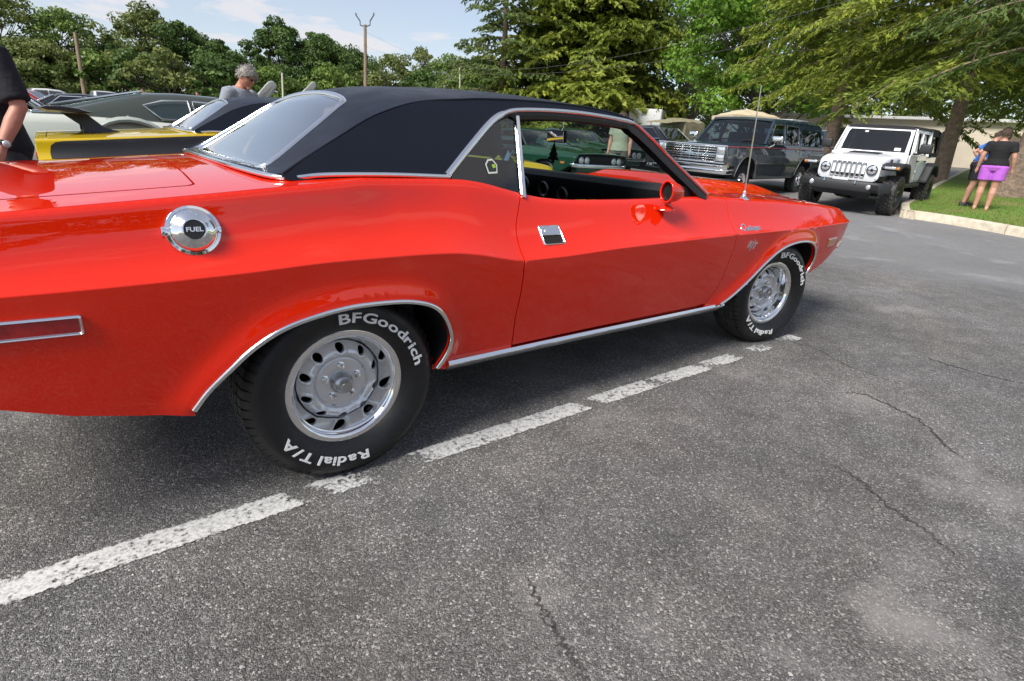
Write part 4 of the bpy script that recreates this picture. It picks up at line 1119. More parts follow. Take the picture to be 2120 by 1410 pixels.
# ================================================================== neighbouring cars
M_YEL = car_paint('yellow car paint', (.60, .42, .015))
M_STRIPE = mat('matt black stripe', (.014, .015, .018), .45)
yel = coupe('yellow_coupe', (.40, 3.85, 0), 0, 'yellow muscle car with black side stripe, black roof and rear wing', None, M_YEL, M_VINYL, detail=1, letters=False, door_glass=True)
yel.scale = (1.05, 1.05, 1.05)
stp = spline([(-.98, ZT(-.98)-.016), (-.4, ZT(-.4)-.012), (.1, ZT(.1)-.014), (.45, ZT(.45)-.016), (.7, ZT(.7)-.016)], 4)
stripe = [(-1.06, .80), (-1.05, .85), (-1.02, .874)]+stp+[(.7, .60), (.2, .655), (-.2, .66), (-.5, .60), (-1.055, .62)]
for mir in (False, True):
    lift_panel('side_stripe', M_STRIPE, yel, conv(stripe), (), list(np.arange(-1.03, .7, .07)), [t*.3 for t in np.linspace(.02, 1.5, 14)], lambda x, q: (x, side_pt(x, q)[1]-.003, side_pt(x, q)[2]), .05, flip=True, mirror=mir)
wing = []
for y in np.linspace(-.64, .64, 15):
    k = 1 if abs(y) < .6 else .8
    zz = 1.075+.012*(y/.64)**2
    wing.append([(-.93+k*a, y, zz+b*k) for a, b in ((-.17, .012), (-.13, .026), (-.02, .034), (.10, .022), (.17, .002), (.10, -.004), (-.02, -.004), (-.13, -.004))])
wg = empty('rear_wing'); wg.parent = yel
mesh_obj('blade', *loft(wing), mat('satin black spoiler', (.02, .022, .026), .3), wg, angle=50)
for y in (-.42, .42):
    st_ = [[(-.96, y-.018, 1.072), (-.80, y-.018, 1.072), (-.80, y+.018, 1.072), (-.96, y+.018, 1.072)], [(-.84, y-.018, .98), (-.70, y-.018, .98), (-.70, y+.018, .98), (-.84, y+.018, .98)], [(-.84, y-.03, deck_z(-.8, y)), (-.60, y-.03, deck_z(-.6, y)), (-.60, y+.03, deck_z(-.6, y)), (-.84, y+.03, deck_z(-.8, y))]]
    fix_normals(mesh_obj('stanchion', *loft(st_), MATS['satin black spoiler'], wg, angle=30))

# general saloon / fastback built from cross sections
def section_car(name, loc, rz, label, group, paint, upper, st, panes, wheels, cat='car', roof_mat=None, extra=None, wheel_r=.33):
    """st rows: x, z_bottom, z_belt, half width, z_roof, half roof width (z_roof == z_belt where there is no cabin)"""
    root = empty(name, loc, rz, label, cat, group)
    rings, up = [], []
    for x, zb, zl, hw, zr, hr in st:
        zm = zb+(zl-zb)*.55
        rings.append([(x, -hw*.90, zb), (x, -hw*.985, zb+.1), (x, -hw, zm), (x, -hw*.985, zl-.10), (x, -hw*.94, zl-.03), (x, -hw*.86, zl), (x, -hw*.4, zl+.02), (x, 0, zl+.025), (x, hw*.4, zl+.02), (x, hw*.86, zl), (x, hw*.94, zl-.03), (x, hw*.985, zl-.10), (x, hw, zm), (x, hw*.985, zb+.1), (x, hw*.90, zb)])
        if zr > zl+.001: up.append([(x, -hw*.84, zl-.02), (x, -(hw*.84+hr)/2-.02, (zl+zr)/2), (x, -hr, zr-.03), (x, -hr*.9, zr), (x, -hr*.4, zr+.025), (x, 0, zr+.03), (x, hr*.4, zr+.025), (x, hr*.9, zr), (x, hr, zr-.03), (x, (hw*.84+hr)/2+.02, (zl+zr)/2), (x, hw*.84, zl-.02)])
    fix_normals(mesh_obj('body', *loft(rings), paint, root, angle=42))
    fix_normals(mesh_obj('cabin', *loft(up), upper, root, angle=42))
    for nm, pts, m_ in panes:
        c = np.mean(np.array(pts), 0)
        mesh_obj(nm, pts, [tuple(range(len(pts)))], m_, root, smooth=False)
        mesh_obj(nm+'_trim', *tube(pts, .012, 6, True), M_TRIM, root)
    for (x, y) in wheels:
        sg = -1 if y < 0 else 1
        rallye_wheel(root, (x, y, wheel_r-.006), (0, 0, 0), 0, sg, False)
        mesh_obj('wheel_house', *xf(lathe([(.36, -.02), (.375, .012), (.39, .0), (.39, -.02)], 28), T(x, y+sg*.135, wheel_r) @ RX(-sg*math.pi/2)), M_BLACKTRIM, root)
    return root
M_WHITE = car_paint('white car paint', (.50, .52, .46))
M_GREYGREEN = car_paint('charcoal green paint', (.045, .055, .045), rough=.45)
gz = .03
wst = [(-1.30, .45, .90, .78, 0, 0), (-1.22, .32, 1.03, .88, 0, 0), (-.95, .28, 1.06, .92, 1.085, .70), (-.6, .28, 1.07, .94, 1.16, .66), (-.1, .26, 1.06, .95, 1.30, .62), (.25, .26, 1.05, .95, 1.385, .60), (.6, .26, 1.04, .95, 1.41, .60), (1.1, .26, 1.02, .94, 1.41, .60), (1.45, .26, 1.01, .94, 1.37, .60), (2.0, .26, 1.0, .94, 1.01, .68), (2.6, .26, .98, .94, 0, 0), (3.2, .28, .93, .90, 0, 0), (3.45, .36, .84, .80, 0, 0)]
def wy(z, x=.7): return -(.80-(z-1.04)*.50)-.028
quarter = [(.18, wy(1.24), 1.245), (.40, wy(1.31), 1.315), (.70, wy(1.335), 1.335), (.72, wy(1.08), 1.085), (.36, wy(1.08), 1.085)]
doorw = [(.76, wy(1.335), 1.335), (1.2, wy(1.33), 1.325), (1.45, wy(1.26), 1.26), (1.72, wy(1.08), 1.08), (.78, wy(1.08), 1.085)]
rearw = [(-.78, -.50, 1.178), (.20, -.47, 1.418), (.22, 0, 1.432), (.20, .47, 1.418), (-.78, .50, 1.178), (-.80, 0, 1.186)]
whi = section_car('fastback_car', (.08, 7.25, gz), 0, 'white fastback car with charcoal upper half and riveted wheel flares', None, M_WHITE, M_GREYGREEN, wst,
    [('quarter_window', quarter, M_GLASS), ('door_window', doorw, M_GLASS), ('rear_window', rearw, glass_mat('pale rear glass', (.5, .62, .6)))], ((-.1, -.80), (2.5, -.80), (-.1, .80), (2.5, .80)))
# riveted flare over the near rear wheel
fl = []
for i in range(15):
    u = i/14; a = math.pi*(.98-.96*u); x = -.02+.50*math.cos(a); z = .62+.46*math.sin(a); k = math.sin(math.pi*u)**.7
    fl.append([(x, -.90, z+.015), (x, -.93-.10*k, z+.015), (x, -.965-.10*k, z-.02), (x, -.95-.10*k, z-.05), (x, -.88, z-.05)])
flm = fix_normals(mesh_obj('wheel_flare', *loft(fl), mat('pale green flare', (.34, .38, .33), .3, coat=.7), whi, angle=50))
for i in range(1, 14, 2):
    u = i/14; a = math.pi*(.98-.96*u); x = -.02+.53*math.cos(a); z = .62+.485*math.sin(a)
    mesh_obj('rivet', *xf(lathe([(.012, 0), (.009, .008), (.0001, .010)], 10), T(x, -.945, z-.01) @ RX(math.pi/2)), M_CHROME, flm)

# cars across the aisle, seen through the red car's windscreen
M_DKGREEN = car_paint('dark green car paint', (.012, .055, .032)); M_TEAL = car_paint('pale teal car paint', (.12, .26, .23))
pc = at_depth(1246, 340, 12.2)
grn = coupe('green_coupe', (pc.x, pc.y+3.72, ground_z(pc.x, pc.y+2)-.02), -math.pi/2, 'dark green muscle car facing the camera beyond the red car windscreen', None, M_DKGREEN, M_DKGREEN, detail=0, letters=False)
te = coupe('teal_coupe', (pc.x-2.75, pc.y+4.1, ground_z(pc.x-2.7, pc.y+2.4)-.02), -math.pi/2, 'pale teal coupe left of the dark green one, beyond the red car windscreen', None, M_TEAL, M_TEAL, detail=0, letters=False)
gr2 = coupe('green_coupe', (pc.x+2.9, pc.y+5.2, ground_z(pc.x+2.9, pc.y+3.4)-.02), R_(-98), 'dark green coupe behind the man in the pale green shirt', None, M_DKGREEN, M_DKGREEN, detail=0, letters=False)
# two pale cars with their hoods propped open, beyond the yellow car
M_SILVER = car_paint('pale silver paint', (.55, .57, .54))
def hood_up(px, py, d, hd, label, m):
    t_ = at_depth(px, py, d); h_ = R_(hd); gz_ = ground_z(t_.x, t_.y)
    a = math.asin(max(.3, min(.98, (t_.z-gz_-.93)/1.35))); q = Matrix.Rotation(h_, 3, 'Z') @ Vector((2.28+1.35*math.cos(a), 0, 0))
    return coupe('pale_coupe', (t_.x-q.x, t_.y-q.y, gz_), h_, label, None, m, m, detail=0, letters=False, raised_hood=a)
hp1 = hood_up(560, 166, 13.0, -24, 'pale silver car with raised hood right behind the grey-haired person', M_SILVER)
hp2 = hood_up(645, 167, 12.0, -24, 'pale car with raised hood showing just above the yellow car roof', M_WHITE)
# saloons parked in the rows behind
sst = [(-2.2, .45, .86, .80, 0, 0), (-2.1, .30, .96, .87, 0, 0), (-1.5, .25, .98, .90, .99, .70), (-1.2, .25, .98, .90, 1.12, .66), (-.7, .25, .97, .91, 1.40, .58), (-.2, .25, .96, .91, 1.44, .58), (.3, .25, .95, .91, 1.42, .58), (.95, .25, .93, .90, .96, .66), (1.7, .26, .86, .88, 0, 0), (2.05, .30, .76, .82, 0, 0), (2.15, .42, .66, .74, 0, 0)]
def spanes(tint=M_GLASS_D):
    w = lambda z: .765-(z-.97)*.40+.03
    out = []
    for sg in (-1, 1):
        out.append(('side_window', [(-1.05, sg*w(1.06), 1.06), (-.68, sg*w(1.36), 1.36), (-.22, sg*w(1.38), 1.38), (-.22, sg*w(1.02), 1.02), (-1.0, sg*w(1.02), 1.02)], tint))
        out.append(('side_window', [(-.18, sg*w(1.38), 1.38), (.28, sg*w(1.36), 1.36), (.74, sg*w(1.03), 1.03), (-.18, sg*w(1.02), 1.02)], tint))
    out.append(('windscreen', [(.93, -.60, 1.02), (.42, -.50, 1.39), (.42, .50, 1.39), (.93, .60, 1.02)], tint))
    out.append(('rear_window', [(-1.46, -.60, 1.04), (-.80, -.50, 1.39), (-.80, .50, 1.39), (-1.46, .60, 1.04)], tint))
    return out
def saloon(px, depth, rz, color, label, name='parked_car', dz=0, group='cars parked in the rows behind'):
    p = on_ground(px, depth)
    pm = car_paint('paint %.2f %.2f %.2f' % color, color)
    return section_car(name, (p.x, p.y, p.z+dz), R_(rz), label, group, pm, pm, sst, spanes(), ((-1.35, -.77), (1.35, -.77), (-1.35, .77), (1.35, .77)))
saloon(205, 15.5, 4, (.012, .013, .015), 'black saloon just behind the white fastback')
saloon(60, 21, -20, (.42, .03, .03), 'red saloon at the far left, behind the person in black')
saloon(118, 27, 10, (.60, .60, .60), 'white saloon left of the leaning wooden pole')
saloon(225, 33, 95, (.55, .55, .54), 'white saloon in the far row right of the leaning pole')
saloon(345, 30, 85, (.58, .50, .45), 'cream saloon beside the tiny distant person')
saloon(30, 13.5, 8, (.50, .56, .60), 'pale blue and white saloon behind the person in black')
saloon(430, 24, 80, (.10, .12, .15), 'dark grey saloon left of the grey-haired man')
saloon(1352, 19.5, -92, (.010, .011, .013), 'black saloon in front of the army truck')
saloon(1985, 34, 100, (.50, .58, .64), 'pale blue car beyond the lawn, right of the white off-roader', dz=.1)
for i, (x, y, rz_, colr, lab) in enumerate(((-3.4, -11.5, 84, (.55, .55, .55), 'white saloon behind the viewer, mirrored small in the fuel cap'), (-.6, -11.8, 92, (.02, .03, .08), 'dark blue saloon behind the viewer, mirrored small in the fuel cap'), (2.3, -11.6, 88, (.25, .26, .27), 'grey saloon behind the viewer, mirrored small in the fuel cap'))):
    pm_ = car_paint('paint mirrored %d' % i, colr)
    section_car('parked_car', (x, y, 0), R_(rz_), lab, 'cars behind the viewer', pm_, pm_, sst, spanes(), ((-1.35, -.77), (1.35, -.77), (-1.35, .77), (1.35, .77)))
# a raised hatch, black with a pale edge
hx = at_depth(66, 190, 12.6)
hc = section_car('hatchback_car', (hx.x-.9, hx.y, ground_z(hx.x, hx.y)), R_(8), 'hatchback with its black tailgate standing open behind the person in black', None, car_paint('paint hatch', (.30, .03, .035)), M_GLASS_D, sst[1:], spanes(), ((-1.35, -.77), (1.35, -.77), (-1.35, .77), (1.35, .77)))
hinge = Vector((.85, 0, 1.10))
hatch = mesh_obj('open_tailgate', *xf(box(-1.15, 0, -.62, .62, -.015, .015, .01, 1), T(*hinge) @ RY(R_(47))), mat('black panel', (.012, .012, .014), .3, coat=.5), hc)
mesh_obj('tailgate_edge', *xf(box(-1.16, .0, -.645, -.622, -.02, .02), T(*hinge) @ RY(R_(47))), M_TRIM, hc)
# ================================================================== off-road wheels
def offroad_wheel(parent, loc, R=.42, W=.29, rim=.235, spin=0.0, side=1, rimstyle='spoke', blocks=30, face=None):
    w = empty('wheel', loc); w.parent = parent
    h = W/2
    prof = [(rim-.005, h-.03), (rim+.01, h-.012), (rim+.06, h), (R-.055, h-.006), (R-.03, h-.004), (R-.012, h-.018)]
    tr = [(R-.012, h-.03), (R-.012, -h+.03)]
    full = prof+tr+[(r, -z) for r, z in prof[::-1]]
    M = RX(-side*math.pi/2) @ RZ(spin)
    t = mesh_obj('tyre', *xf(lathe(full, 64), M), M_RUBBER, w, angle=45)
    V, F = [], []
    for k in range(blocks):
        for row, (z0, z1, off) in enumerate(((h-.055, h-.004, 0), (h-.125, h-.070, .5), (-.03, .03, .1), (-h+.070, -h+.125, .6), (-h+.004, -h+.055, .3))):
            a0 = 2*math.pi*(k+off)/blocks; a1 = a0+2*math.pi*.66/blocks; rr0 = R-.016; r1 = R-(.010 if row in (0, 4) else 0)
            kk = len(V)
            for r in (rr0, r1):
                for a, z in ((a0, z0), (a1, z0), (a1+.02, z1), (a0+.02, z1)): V.append((r*math.cos(a), r*math.sin(a), z))
            F += [(kk+4, kk+5, kk+6, kk+7), (kk, kk+1, kk+5, kk+4), (kk+1, kk+2, kk+6, kk+5), (kk+2, kk+3, kk+7, kk+6), (kk+3, kk, kk+4, kk+7)]
    mesh_obj('tread_blocks', *xf((V, F), M), M_TREAD, w, smooth=False)['kind'] = 'stuff'
    if rimstyle == 'spoke':
        dk = mat('dark alloy', (.035, .036, .038), .4, .6)
        mesh_obj('rim', *xf(join(lathe([(rim, h-.03), (rim-.012, h-.02), (rim-.025, h-.035), (rim-.04, h-.12)], 48), disc(rim-.03, h-.11, 40)), M), dk, w, angle=40)
        for k in range(5):
            a = 2*math.pi*k/5
            for s in (-1, 1):
                sp = loft([[(.05, s*.012, h-.05), (.05, s*.045, h-.05), (.05, s*.045, h-.09), (.05, s*.012, h-.09)], [(rim-.02, s*.030, h-.035), (rim-.02, s*.066, h-.035), (rim-.02, s*.066, h-.08), (rim-.02, s*.030, h-.08)]])
                mesh_obj('spoke', *xf(sp, M @ RZ(a)), mat('machined alloy', (.55, .56, .57), .25, .9) if s > 0 else dk, w, angle=30)
        mesh_obj('hub_cap', *xf(lathe([(.075, h-.08), (.07, h-.045), (.04, h-.035), (.0001, h-.034)], 24), M), dk, w, angle=40)
    else:
        mesh_obj('rim', *xf(lathe([(rim, h-.03), (rim-.01, h-.018), (rim-.03, h-.04), (rim-.05, h-.075), (rim-.09, h-.060), (rim-.105, h-.02), (rim-.125, h-.012), (.0001, h-.008)], 48), M), M_CHROME, w, angle=40)
        for k in range(8):
            a = 2*math.pi*k/8
            mesh_obj('slot', *xf(lathe([(.020, 0), (.0001, .001)], 12), M @ T((rim-.068)*math.cos(a), (rim-.068)*math.sin(a), h-.0625)), M_DARK, w)
    return w

# ================================================================== white off-roader
def panel_xz(nm, m, parent, outline, holes, y0, y1, z0, z1, th=.03, step=.12):
    """side wall at y = lerp(y0..y1) over z0..z1, with holes and an edge return (mirrored on the other side too)"""
    for mir in (False, True):
        lift_panel(nm, m, parent, outline, holes, [], [], lambda x, z: (x, (y0+(y1-y0)*(z-z0)/(z1-z0)), z), step, -th, (0, 1, 0), flip=False, mirror=mir)
M_JW = car_paint('bright white paint', (.80, .82, .85)); M_PLAS = mat('black textured plastic', (.022, .023, .026), .55, bump=(200, .2, .002)); M_TOP = mat('black soft top', (.016, .016, .018), .75, bump=(150, .3, .003))
def offroader(loc, rz, label):
    r = empty('off_roader', loc, rz, label, 'off-roader')
    # tub with rounded lower edges
    tub = [(-3.62, .66), (-3.62, 1.24), (-.62, 1.24), (-.62, .66)]
    mesh_obj('body_tub', *box(-3.62, -.60, -.775, .775, .64, 1.245, .03, 3), M_JW, r)
    # hood
    rings = []
    for x, hw, z, zb in ((.52, .56, 1.115, .82), (.48, .585, 1.135, .80), (.2, .62, 1.175, .80), (-.3, .675, 1.215, .80), (-.72, .72, 1.24, .80), (-.80, .73, 1.245, .80)):
        rings.append([(x, -hw, zb), (x, -hw, z-.07), (x, -hw+.02, z-.025), (x, -hw+.07, z), (x, -.22, z+.02), (x, 0, z+.022), (x, .22, z+.02), (x, hw-.07, z), (x, hw-.02, z-.025), (x, hw, z-.07), (x, hw, zb)])
    fix_normals(mesh_obj('hood', *loft(rings), M_JW, r, angle=40))
    mesh_obj('hood_vent', *xf(box(-.22, .18, -.30, .30, 0, .02, .006, 1), T(-.35, 0, 1.232) @ RY(.09)), M_PLAS, r)
    # grille: white face with seven slots
    gl = rrect(.60, .23, .12, 6)
    holes = []
    for k in range(7):
        y = (k-3)*.098
        holes.append([(y+a*.036, -.005+b*.150*(1-.04*abs(k-3))) for a, b in ((-.8, -1), (.8, -1), (1, -.8), (1, .8), (.8, 1), (-.8, 1), (-1, .8), (-1, -.8))])
    gf = lift_panel('grille', M_JW, r, [(a, b*(1.0 if b > 0 else .98)) for a, b in gl], holes, [], [], lambda a, b: (.575-.03*(b/.23)**2-.05*(a/.6)**2, a, .905+b), .08, -.05, (1, 0, 0))
    for k in range(7):
        y = (k-3)*.098
        mesh_obj('grille_slot', *tube([(.585-.05*(y/.6)**2-.03*((b)/.23)**2, y+a*.040, .900+b) for a, b in ((-.8, -.152), (.8, -.152), (1, -.12), (1, .12), (.8, .152), (-.8, .152), (-1, .12), (-1, -.12))], .007, 6, True), mat('grey grille bezel', (.28, .29, .30), .35, .6), gf)
    mesh_obj('grille_mesh', *box(.45, .515, -.56, .56, .72, 1.08), M_DARK, gf)
    for s in (-1, 1):
        hl = empty('headlamp', (.535, s*.455, .915)); hl.parent = r
        mesh_obj('bezel', *xf(lathe([(.102, 0), (.104, .035), (.094, .045), (.086, .03)], 32), RY(math.pi/2)), M_PLAS, hl, angle=40)
        mesh_obj('lens', *xf(lathe([(.088, .028), (.07, .036), (.0001, .044)], 32), RY(math.pi/2)), M_LENS_W, hl, angle=60)
        mesh_obj('projector', *join(xf(lathe([(.030, .046), (.0001, .052)], 16), RY(math.pi/2)), box(.042, .048, -.085, .085, -.006, .006)), M_BLACKTRIM, hl)
        # front fender
        fp = [(.50, .93), (.53, .985), (.50, 1.03), (.30, 1.075), (.05, 1.09), (-.28, 1.07), (-.45, .98), (-.66, .70), (-.60, .66), (-.40, .90), (-.28, .985), (.05, 1.02), (.28, 1.0), (.42, .94)]
        y0, y1 = (s*.58, s*.945) if s > 0 else (s*.945, s*.58)
        fd = mesh_obj('front_fender', *prism(fp, y0, y1), M_PLAS, r, smooth=False); fix_normals(fd); bevel_obj(fd, .018, 2)
        mesh_obj('running_lamp', *box(.505, .545, min(s*.66, s*.865), max(s*.66, s*.865), .962, 1.012, .01, 2), M_LENS_W, fd)
        mesh_obj('turn_lamp', *box(.49, .535, min(s*.868, s*.932), max(s*.868, s*.932), .962, 1.012, .01, 2), M_LENS_A, fd)
        # rear fender
        rp = [(-2.32, .66), (-2.38, .70), (-2.62, 1.02), (-2.76, 1.10), (-3.25, 1.10), (-3.42, 1.02), (-3.60, .80), (-3.55, .76), (-3.38, .94), (-3.22, 1.02), (-2.80, 1.02), (-2.68, .95), (-2.45, .66)]
        rf = mesh_obj('rear_fender', *prism(rp, y0 if s > 0 else s*.945, y1 if s > 0 else s*.70), M_PLAS, r, smooth=False); fix_normals(rf); bevel_obj(rf, .018, 2)
        mesh_obj('sill_rail', *box(-2.35, -.62, min(s*.74, s*.83), max(s*.74, s*.83), .55, .645, .02, 2), M_PLAS, r)
        # doors: lower skins with gaps, handles, hinges
        for x0, x1 in ((-1.62, -.76), (-2.42, -1.65)):
            dp = [(x0, .70), (x0, 1.25), (x1, 1.25), (x1, .70)] if x0 > -2 else [(x0+.16, .70), (x0, .92), (x0, 1.25), (x1, 1.25), (x1, .70)]
            dr = mesh_obj('door', *prism(dp, min(s*.770, s*.792), max(s*.770, s*.792)), M_JW, r, smooth=False); fix_normals(dr); bevel_obj(dr, .012, 2)
            mesh_obj('door_handle', *box(x0+.05, x0+.20, min(s*.79, s*.82), max(s*.79, s*.82), 1.115, 1.145, .008, 1), M_PLAS, dr)
            mesh_obj('hinge', *box(x1-.06, x1+.03, min(s*.79, s*.807), max(s*.79, s*.807), .88, .92, .004, 1), M_JW, dr)
        # mirror
        mi = empty('door_mirror', (-.90, s*.80, 1.30)); mi.parent = r
        mesh_obj('arm', *tube([(0, 0, -.02), (.02, s*.10, -.01), (.02, s*.16, .03)], .022, 8), M_PLAS, mi)
        mesh_obj('shell', *box(-.05, .07, min(s*.09, s*.32), max(s*.09, s*.32), .0, .20, .035, 3), M_PLAS, mi)
        mesh_obj('hood_latch', *box(.05, .13, min(s*.64, s*.67), max(s*.64, s*.67), 1.06, 1.15, .008, 1), M_PLAS, r)
    # windscreen frame with slanted glass
    def ws(a, b): return (-.755-.30*b, a*(.735-.065*b), 1.235+.575*b)
    lift_panel('windscreen_frame', M_JW, r, [(-1, 0), (1, 0), (1, 1), (-1, 1)], ([(-.90, .10), (.90, .10), (.915, .80), (.88, .89), (-.88, .89), (-.915, .80)],), [], [], ws, .25, -.045, (1, 0, 0), flip=False)
    ws2 = lambda a, b: (ws(a, b)[0]-.02, ws(a, b)[1], ws(a, b)[2])
    pane = mesh_obj('windscreen', [ws2(*p) for p in ((-.92, .08), (.92, .08), (.92, .91), (-.92, .91))], [(0, 1, 2, 3)], glass_mat('smoked glass', (.10, .12, .12)), r, smooth=False)
    for a in (-.38, .22):
        mesh_obj('wiper', *tube([ws2(a, .08), tuple(Vector(ws2(a+.34, .12))+Vector((.03, 0, .01)))], .012, 5), M_PLAS, r)
    for a, b, w, h_ in ((-.38, .78, .05, .06), (.68, .15, .085, .11)):
        mesh_obj('sticker', [tuple(Vector(ws(a+i*w, b+j*h_))+Vector((-.012, 0, 0))) for i, j in ((-1, 0), (1, 0), (1, 1), (-1, 1))], [(0, 1, 2, 3)], mat('white sticker', (.62, .64, .64), .5), pane, smooth=False)
    # side frames with open window holes
    side_o = [(-.80, 1.24), (-1.06, 1.80), (-2.60, 1.80), (-2.50, 1.24)]
    holes = [[(-1.0, 1.27), (-1.17, 1.72), (-1.58, 1.72), (-1.58, 1.27)], [(-1.72, 1.27), (-1.72, 1.72), (-2.38, 1.72), (-2.34, 1.27)]]
    panel_xz('window_frame', M_JW, r, side_o, holes, -.772, -.690, 1.24, 1.80, .03)
    for s in (-1, 1):
        for hh in holes:
            mesh_obj('door_window', [(x, s*(.772-.082*(z-1.24)/.56-.018), z) for x, z in [(x+(.02 if i in () else 0), z) for i, (x, z) in enumerate(hh)]], [(0, 1, 2, 3)], glass_mat('smoked glass', (.10, .12, .12)), r, smooth=False)
    # soft top
    tp = [[(x, -hw, zl), (x, -hw, z-.05), (x, -hw+.04, z-.01), (x, 0, z), (x, hw-.04, z-.01), (x, hw, z-.05), (x, hw, zl)] for x, hw, z, zl in ((-1.03, .665, 1.835, 1.78), (-1.10, .70, 1.86, 1.79), (-2.5, .70, 1.87, 1.79), (-2.6, .71, 1.87, 1.79))]
    fix_normals(mesh_obj('roof', *loft(tp), M_TOP, r, angle=40))
    rear_o = [(-2.58, 1.25), (-2.60, 1.83), (-3.45, 1.83), (-3.62, 1.25)]
    panel_xz('rear_side', M_TOP, r, rear_o, ([(-2.68, 1.33), (-2.68, 1.70), (-3.38, 1.70), (-3.48, 1.33)],), -.776, -.70, 1.24, 1.84, .03)
    for s in (-1, 1): mesh_obj('rear_window', [(x, s*(.776-.076*(z-1.24)/.6-.015), z) for x, z in ((-2.66, 1.31), (-2.66, 1.72), (-3.40, 1.72), (-3.50, 1.31))], [(0, 1, 2, 3)], M_GLASS_D, r, smooth=False)
    mesh_obj('rear_roof', *join(box(-3.47, -2.58, -.70, .70, 1.80, 1.865, .02), box(-3.62, -3.55, -.76, .76, 1.24, 1.82)), M_TOP, r)
    mesh_obj('cabin_dark', *join(box(-3.4, -1.2, -.66, .66, 1.0, 1.26), *[box(x, x+.16, y-.24, y+.24, 1.2, 1.62, .05) for x in (-1.75, -2.6) for y in (-.36, .36)]), M_BLACK, r)
    # bumper with fog lamps
    bp = spline([(.52, -.86), (.66, -.84), (.80, -.70), (.86, -.45), (.88, 0)], 4); bp = bp+[(x, -y) for x, y in bp[-2::-1]]
    bm_ = fix_normals(mesh_obj('front_bumper', *sweep([(x, y, .585) for x, y in bp], [(-.09, -.095), (.02, -.10), (.035, -.06), (.035, .06), (.02, .085), (-.12, .095)], (0, 0, 1)), M_PLAS, r, angle=35))
    for s in (-1, 1):
        mesh_obj('bumper_recess', *xf(box(-.01, .012, -.19, .19, -.055, .055, .01, 2), T(.875, s*.55, .585) @ RZ(-s*.22)), M_DARK, bm_)
        mesh_obj('fog_lamp', *xf(lathe([(.055, 0), (.05, .014), (.035, .022), (.0001, .026)], 20), T(.878, s*.56, .585) @ RY(math.pi/2)), M_LENS_W, bm_, angle=50)
        mesh_obj('tow_hook', *tube([(.84, s*.30, .69), (.93, s*.30, .70), (.93, s*.30, .645), (.86, s*.30, .64)], .014, 6), mat('pale blue hook', (.28, .42, .55), .4), bm_)
    mesh_obj('number_plate', *box(.90, .91, -.15, .15, .685, .735), mat('white sticker', (.62, .64, .64), .5), bm_, smooth=False)
    fix_normals(mesh_obj('skid_plate', *loft([[(.80, -.60, .48), (.80, .60, .48), (.55, .55, .36), (.55, -.55, .36)], [(.72, -.62, .52), (.72, .62, .52), (.50, .55, .50), (.50, -.55, .50)]]), M_PLAS, r, smooth=False))
    mesh_obj('chassis', *join(box(-3.5, .55, -.45, .45, .44, .66), xf(tube([(0, -.7, 0), (0, .7, 0)], .06, 8), T(0, 0, .42)), xf(tube([(0, -.7, 0), (0, .7, 0)], .06, 8), T(-3.0, 0, .42)), xf(lathe([(.001, -.12), (.12, -.08), (.15, 0), (.12, .08), (.001, .12)], 14), T(0, -.2, .42) @ RX(1.57))), M_DARK, r)
    # letters on the hood side
    for s in (-1, 1):
        mesh_obj('hood_lettering', *xf(text_part('RUBICON', .085, .003, .001), T(-.36, s*.695, 1.115) @ RZ(0 if s < 0 else math.pi) @ RZ(R_(3)*(-1 if s < 0 else 1)) @ RX(math.pi/2) @ SC(1.25, 1, 1)), mat('blue grey decal', (.16, .20, .28), .5), r, smooth=False)
    for x in (0, -3.008):
        for s in (-1, 1): offroad_wheel(r, (x, s*.80, .418), spin=.3*x+s, side=s)
    return r
jl = at_depth(1833, 443, 11.9)
jh = R_(-173.5)
jo = Vector((jl.x, jl.y, 0))-Matrix.Rotation(jh, 3, 'Z') @ Vector((0, .82, 0))
jeep = offroader((jo.x, jo.y, .135), jh, 'white four-door off-roader with black fenders, facing the camera')
jeep.rotation_euler = (R_(-1.5), R_(1.0), jh)

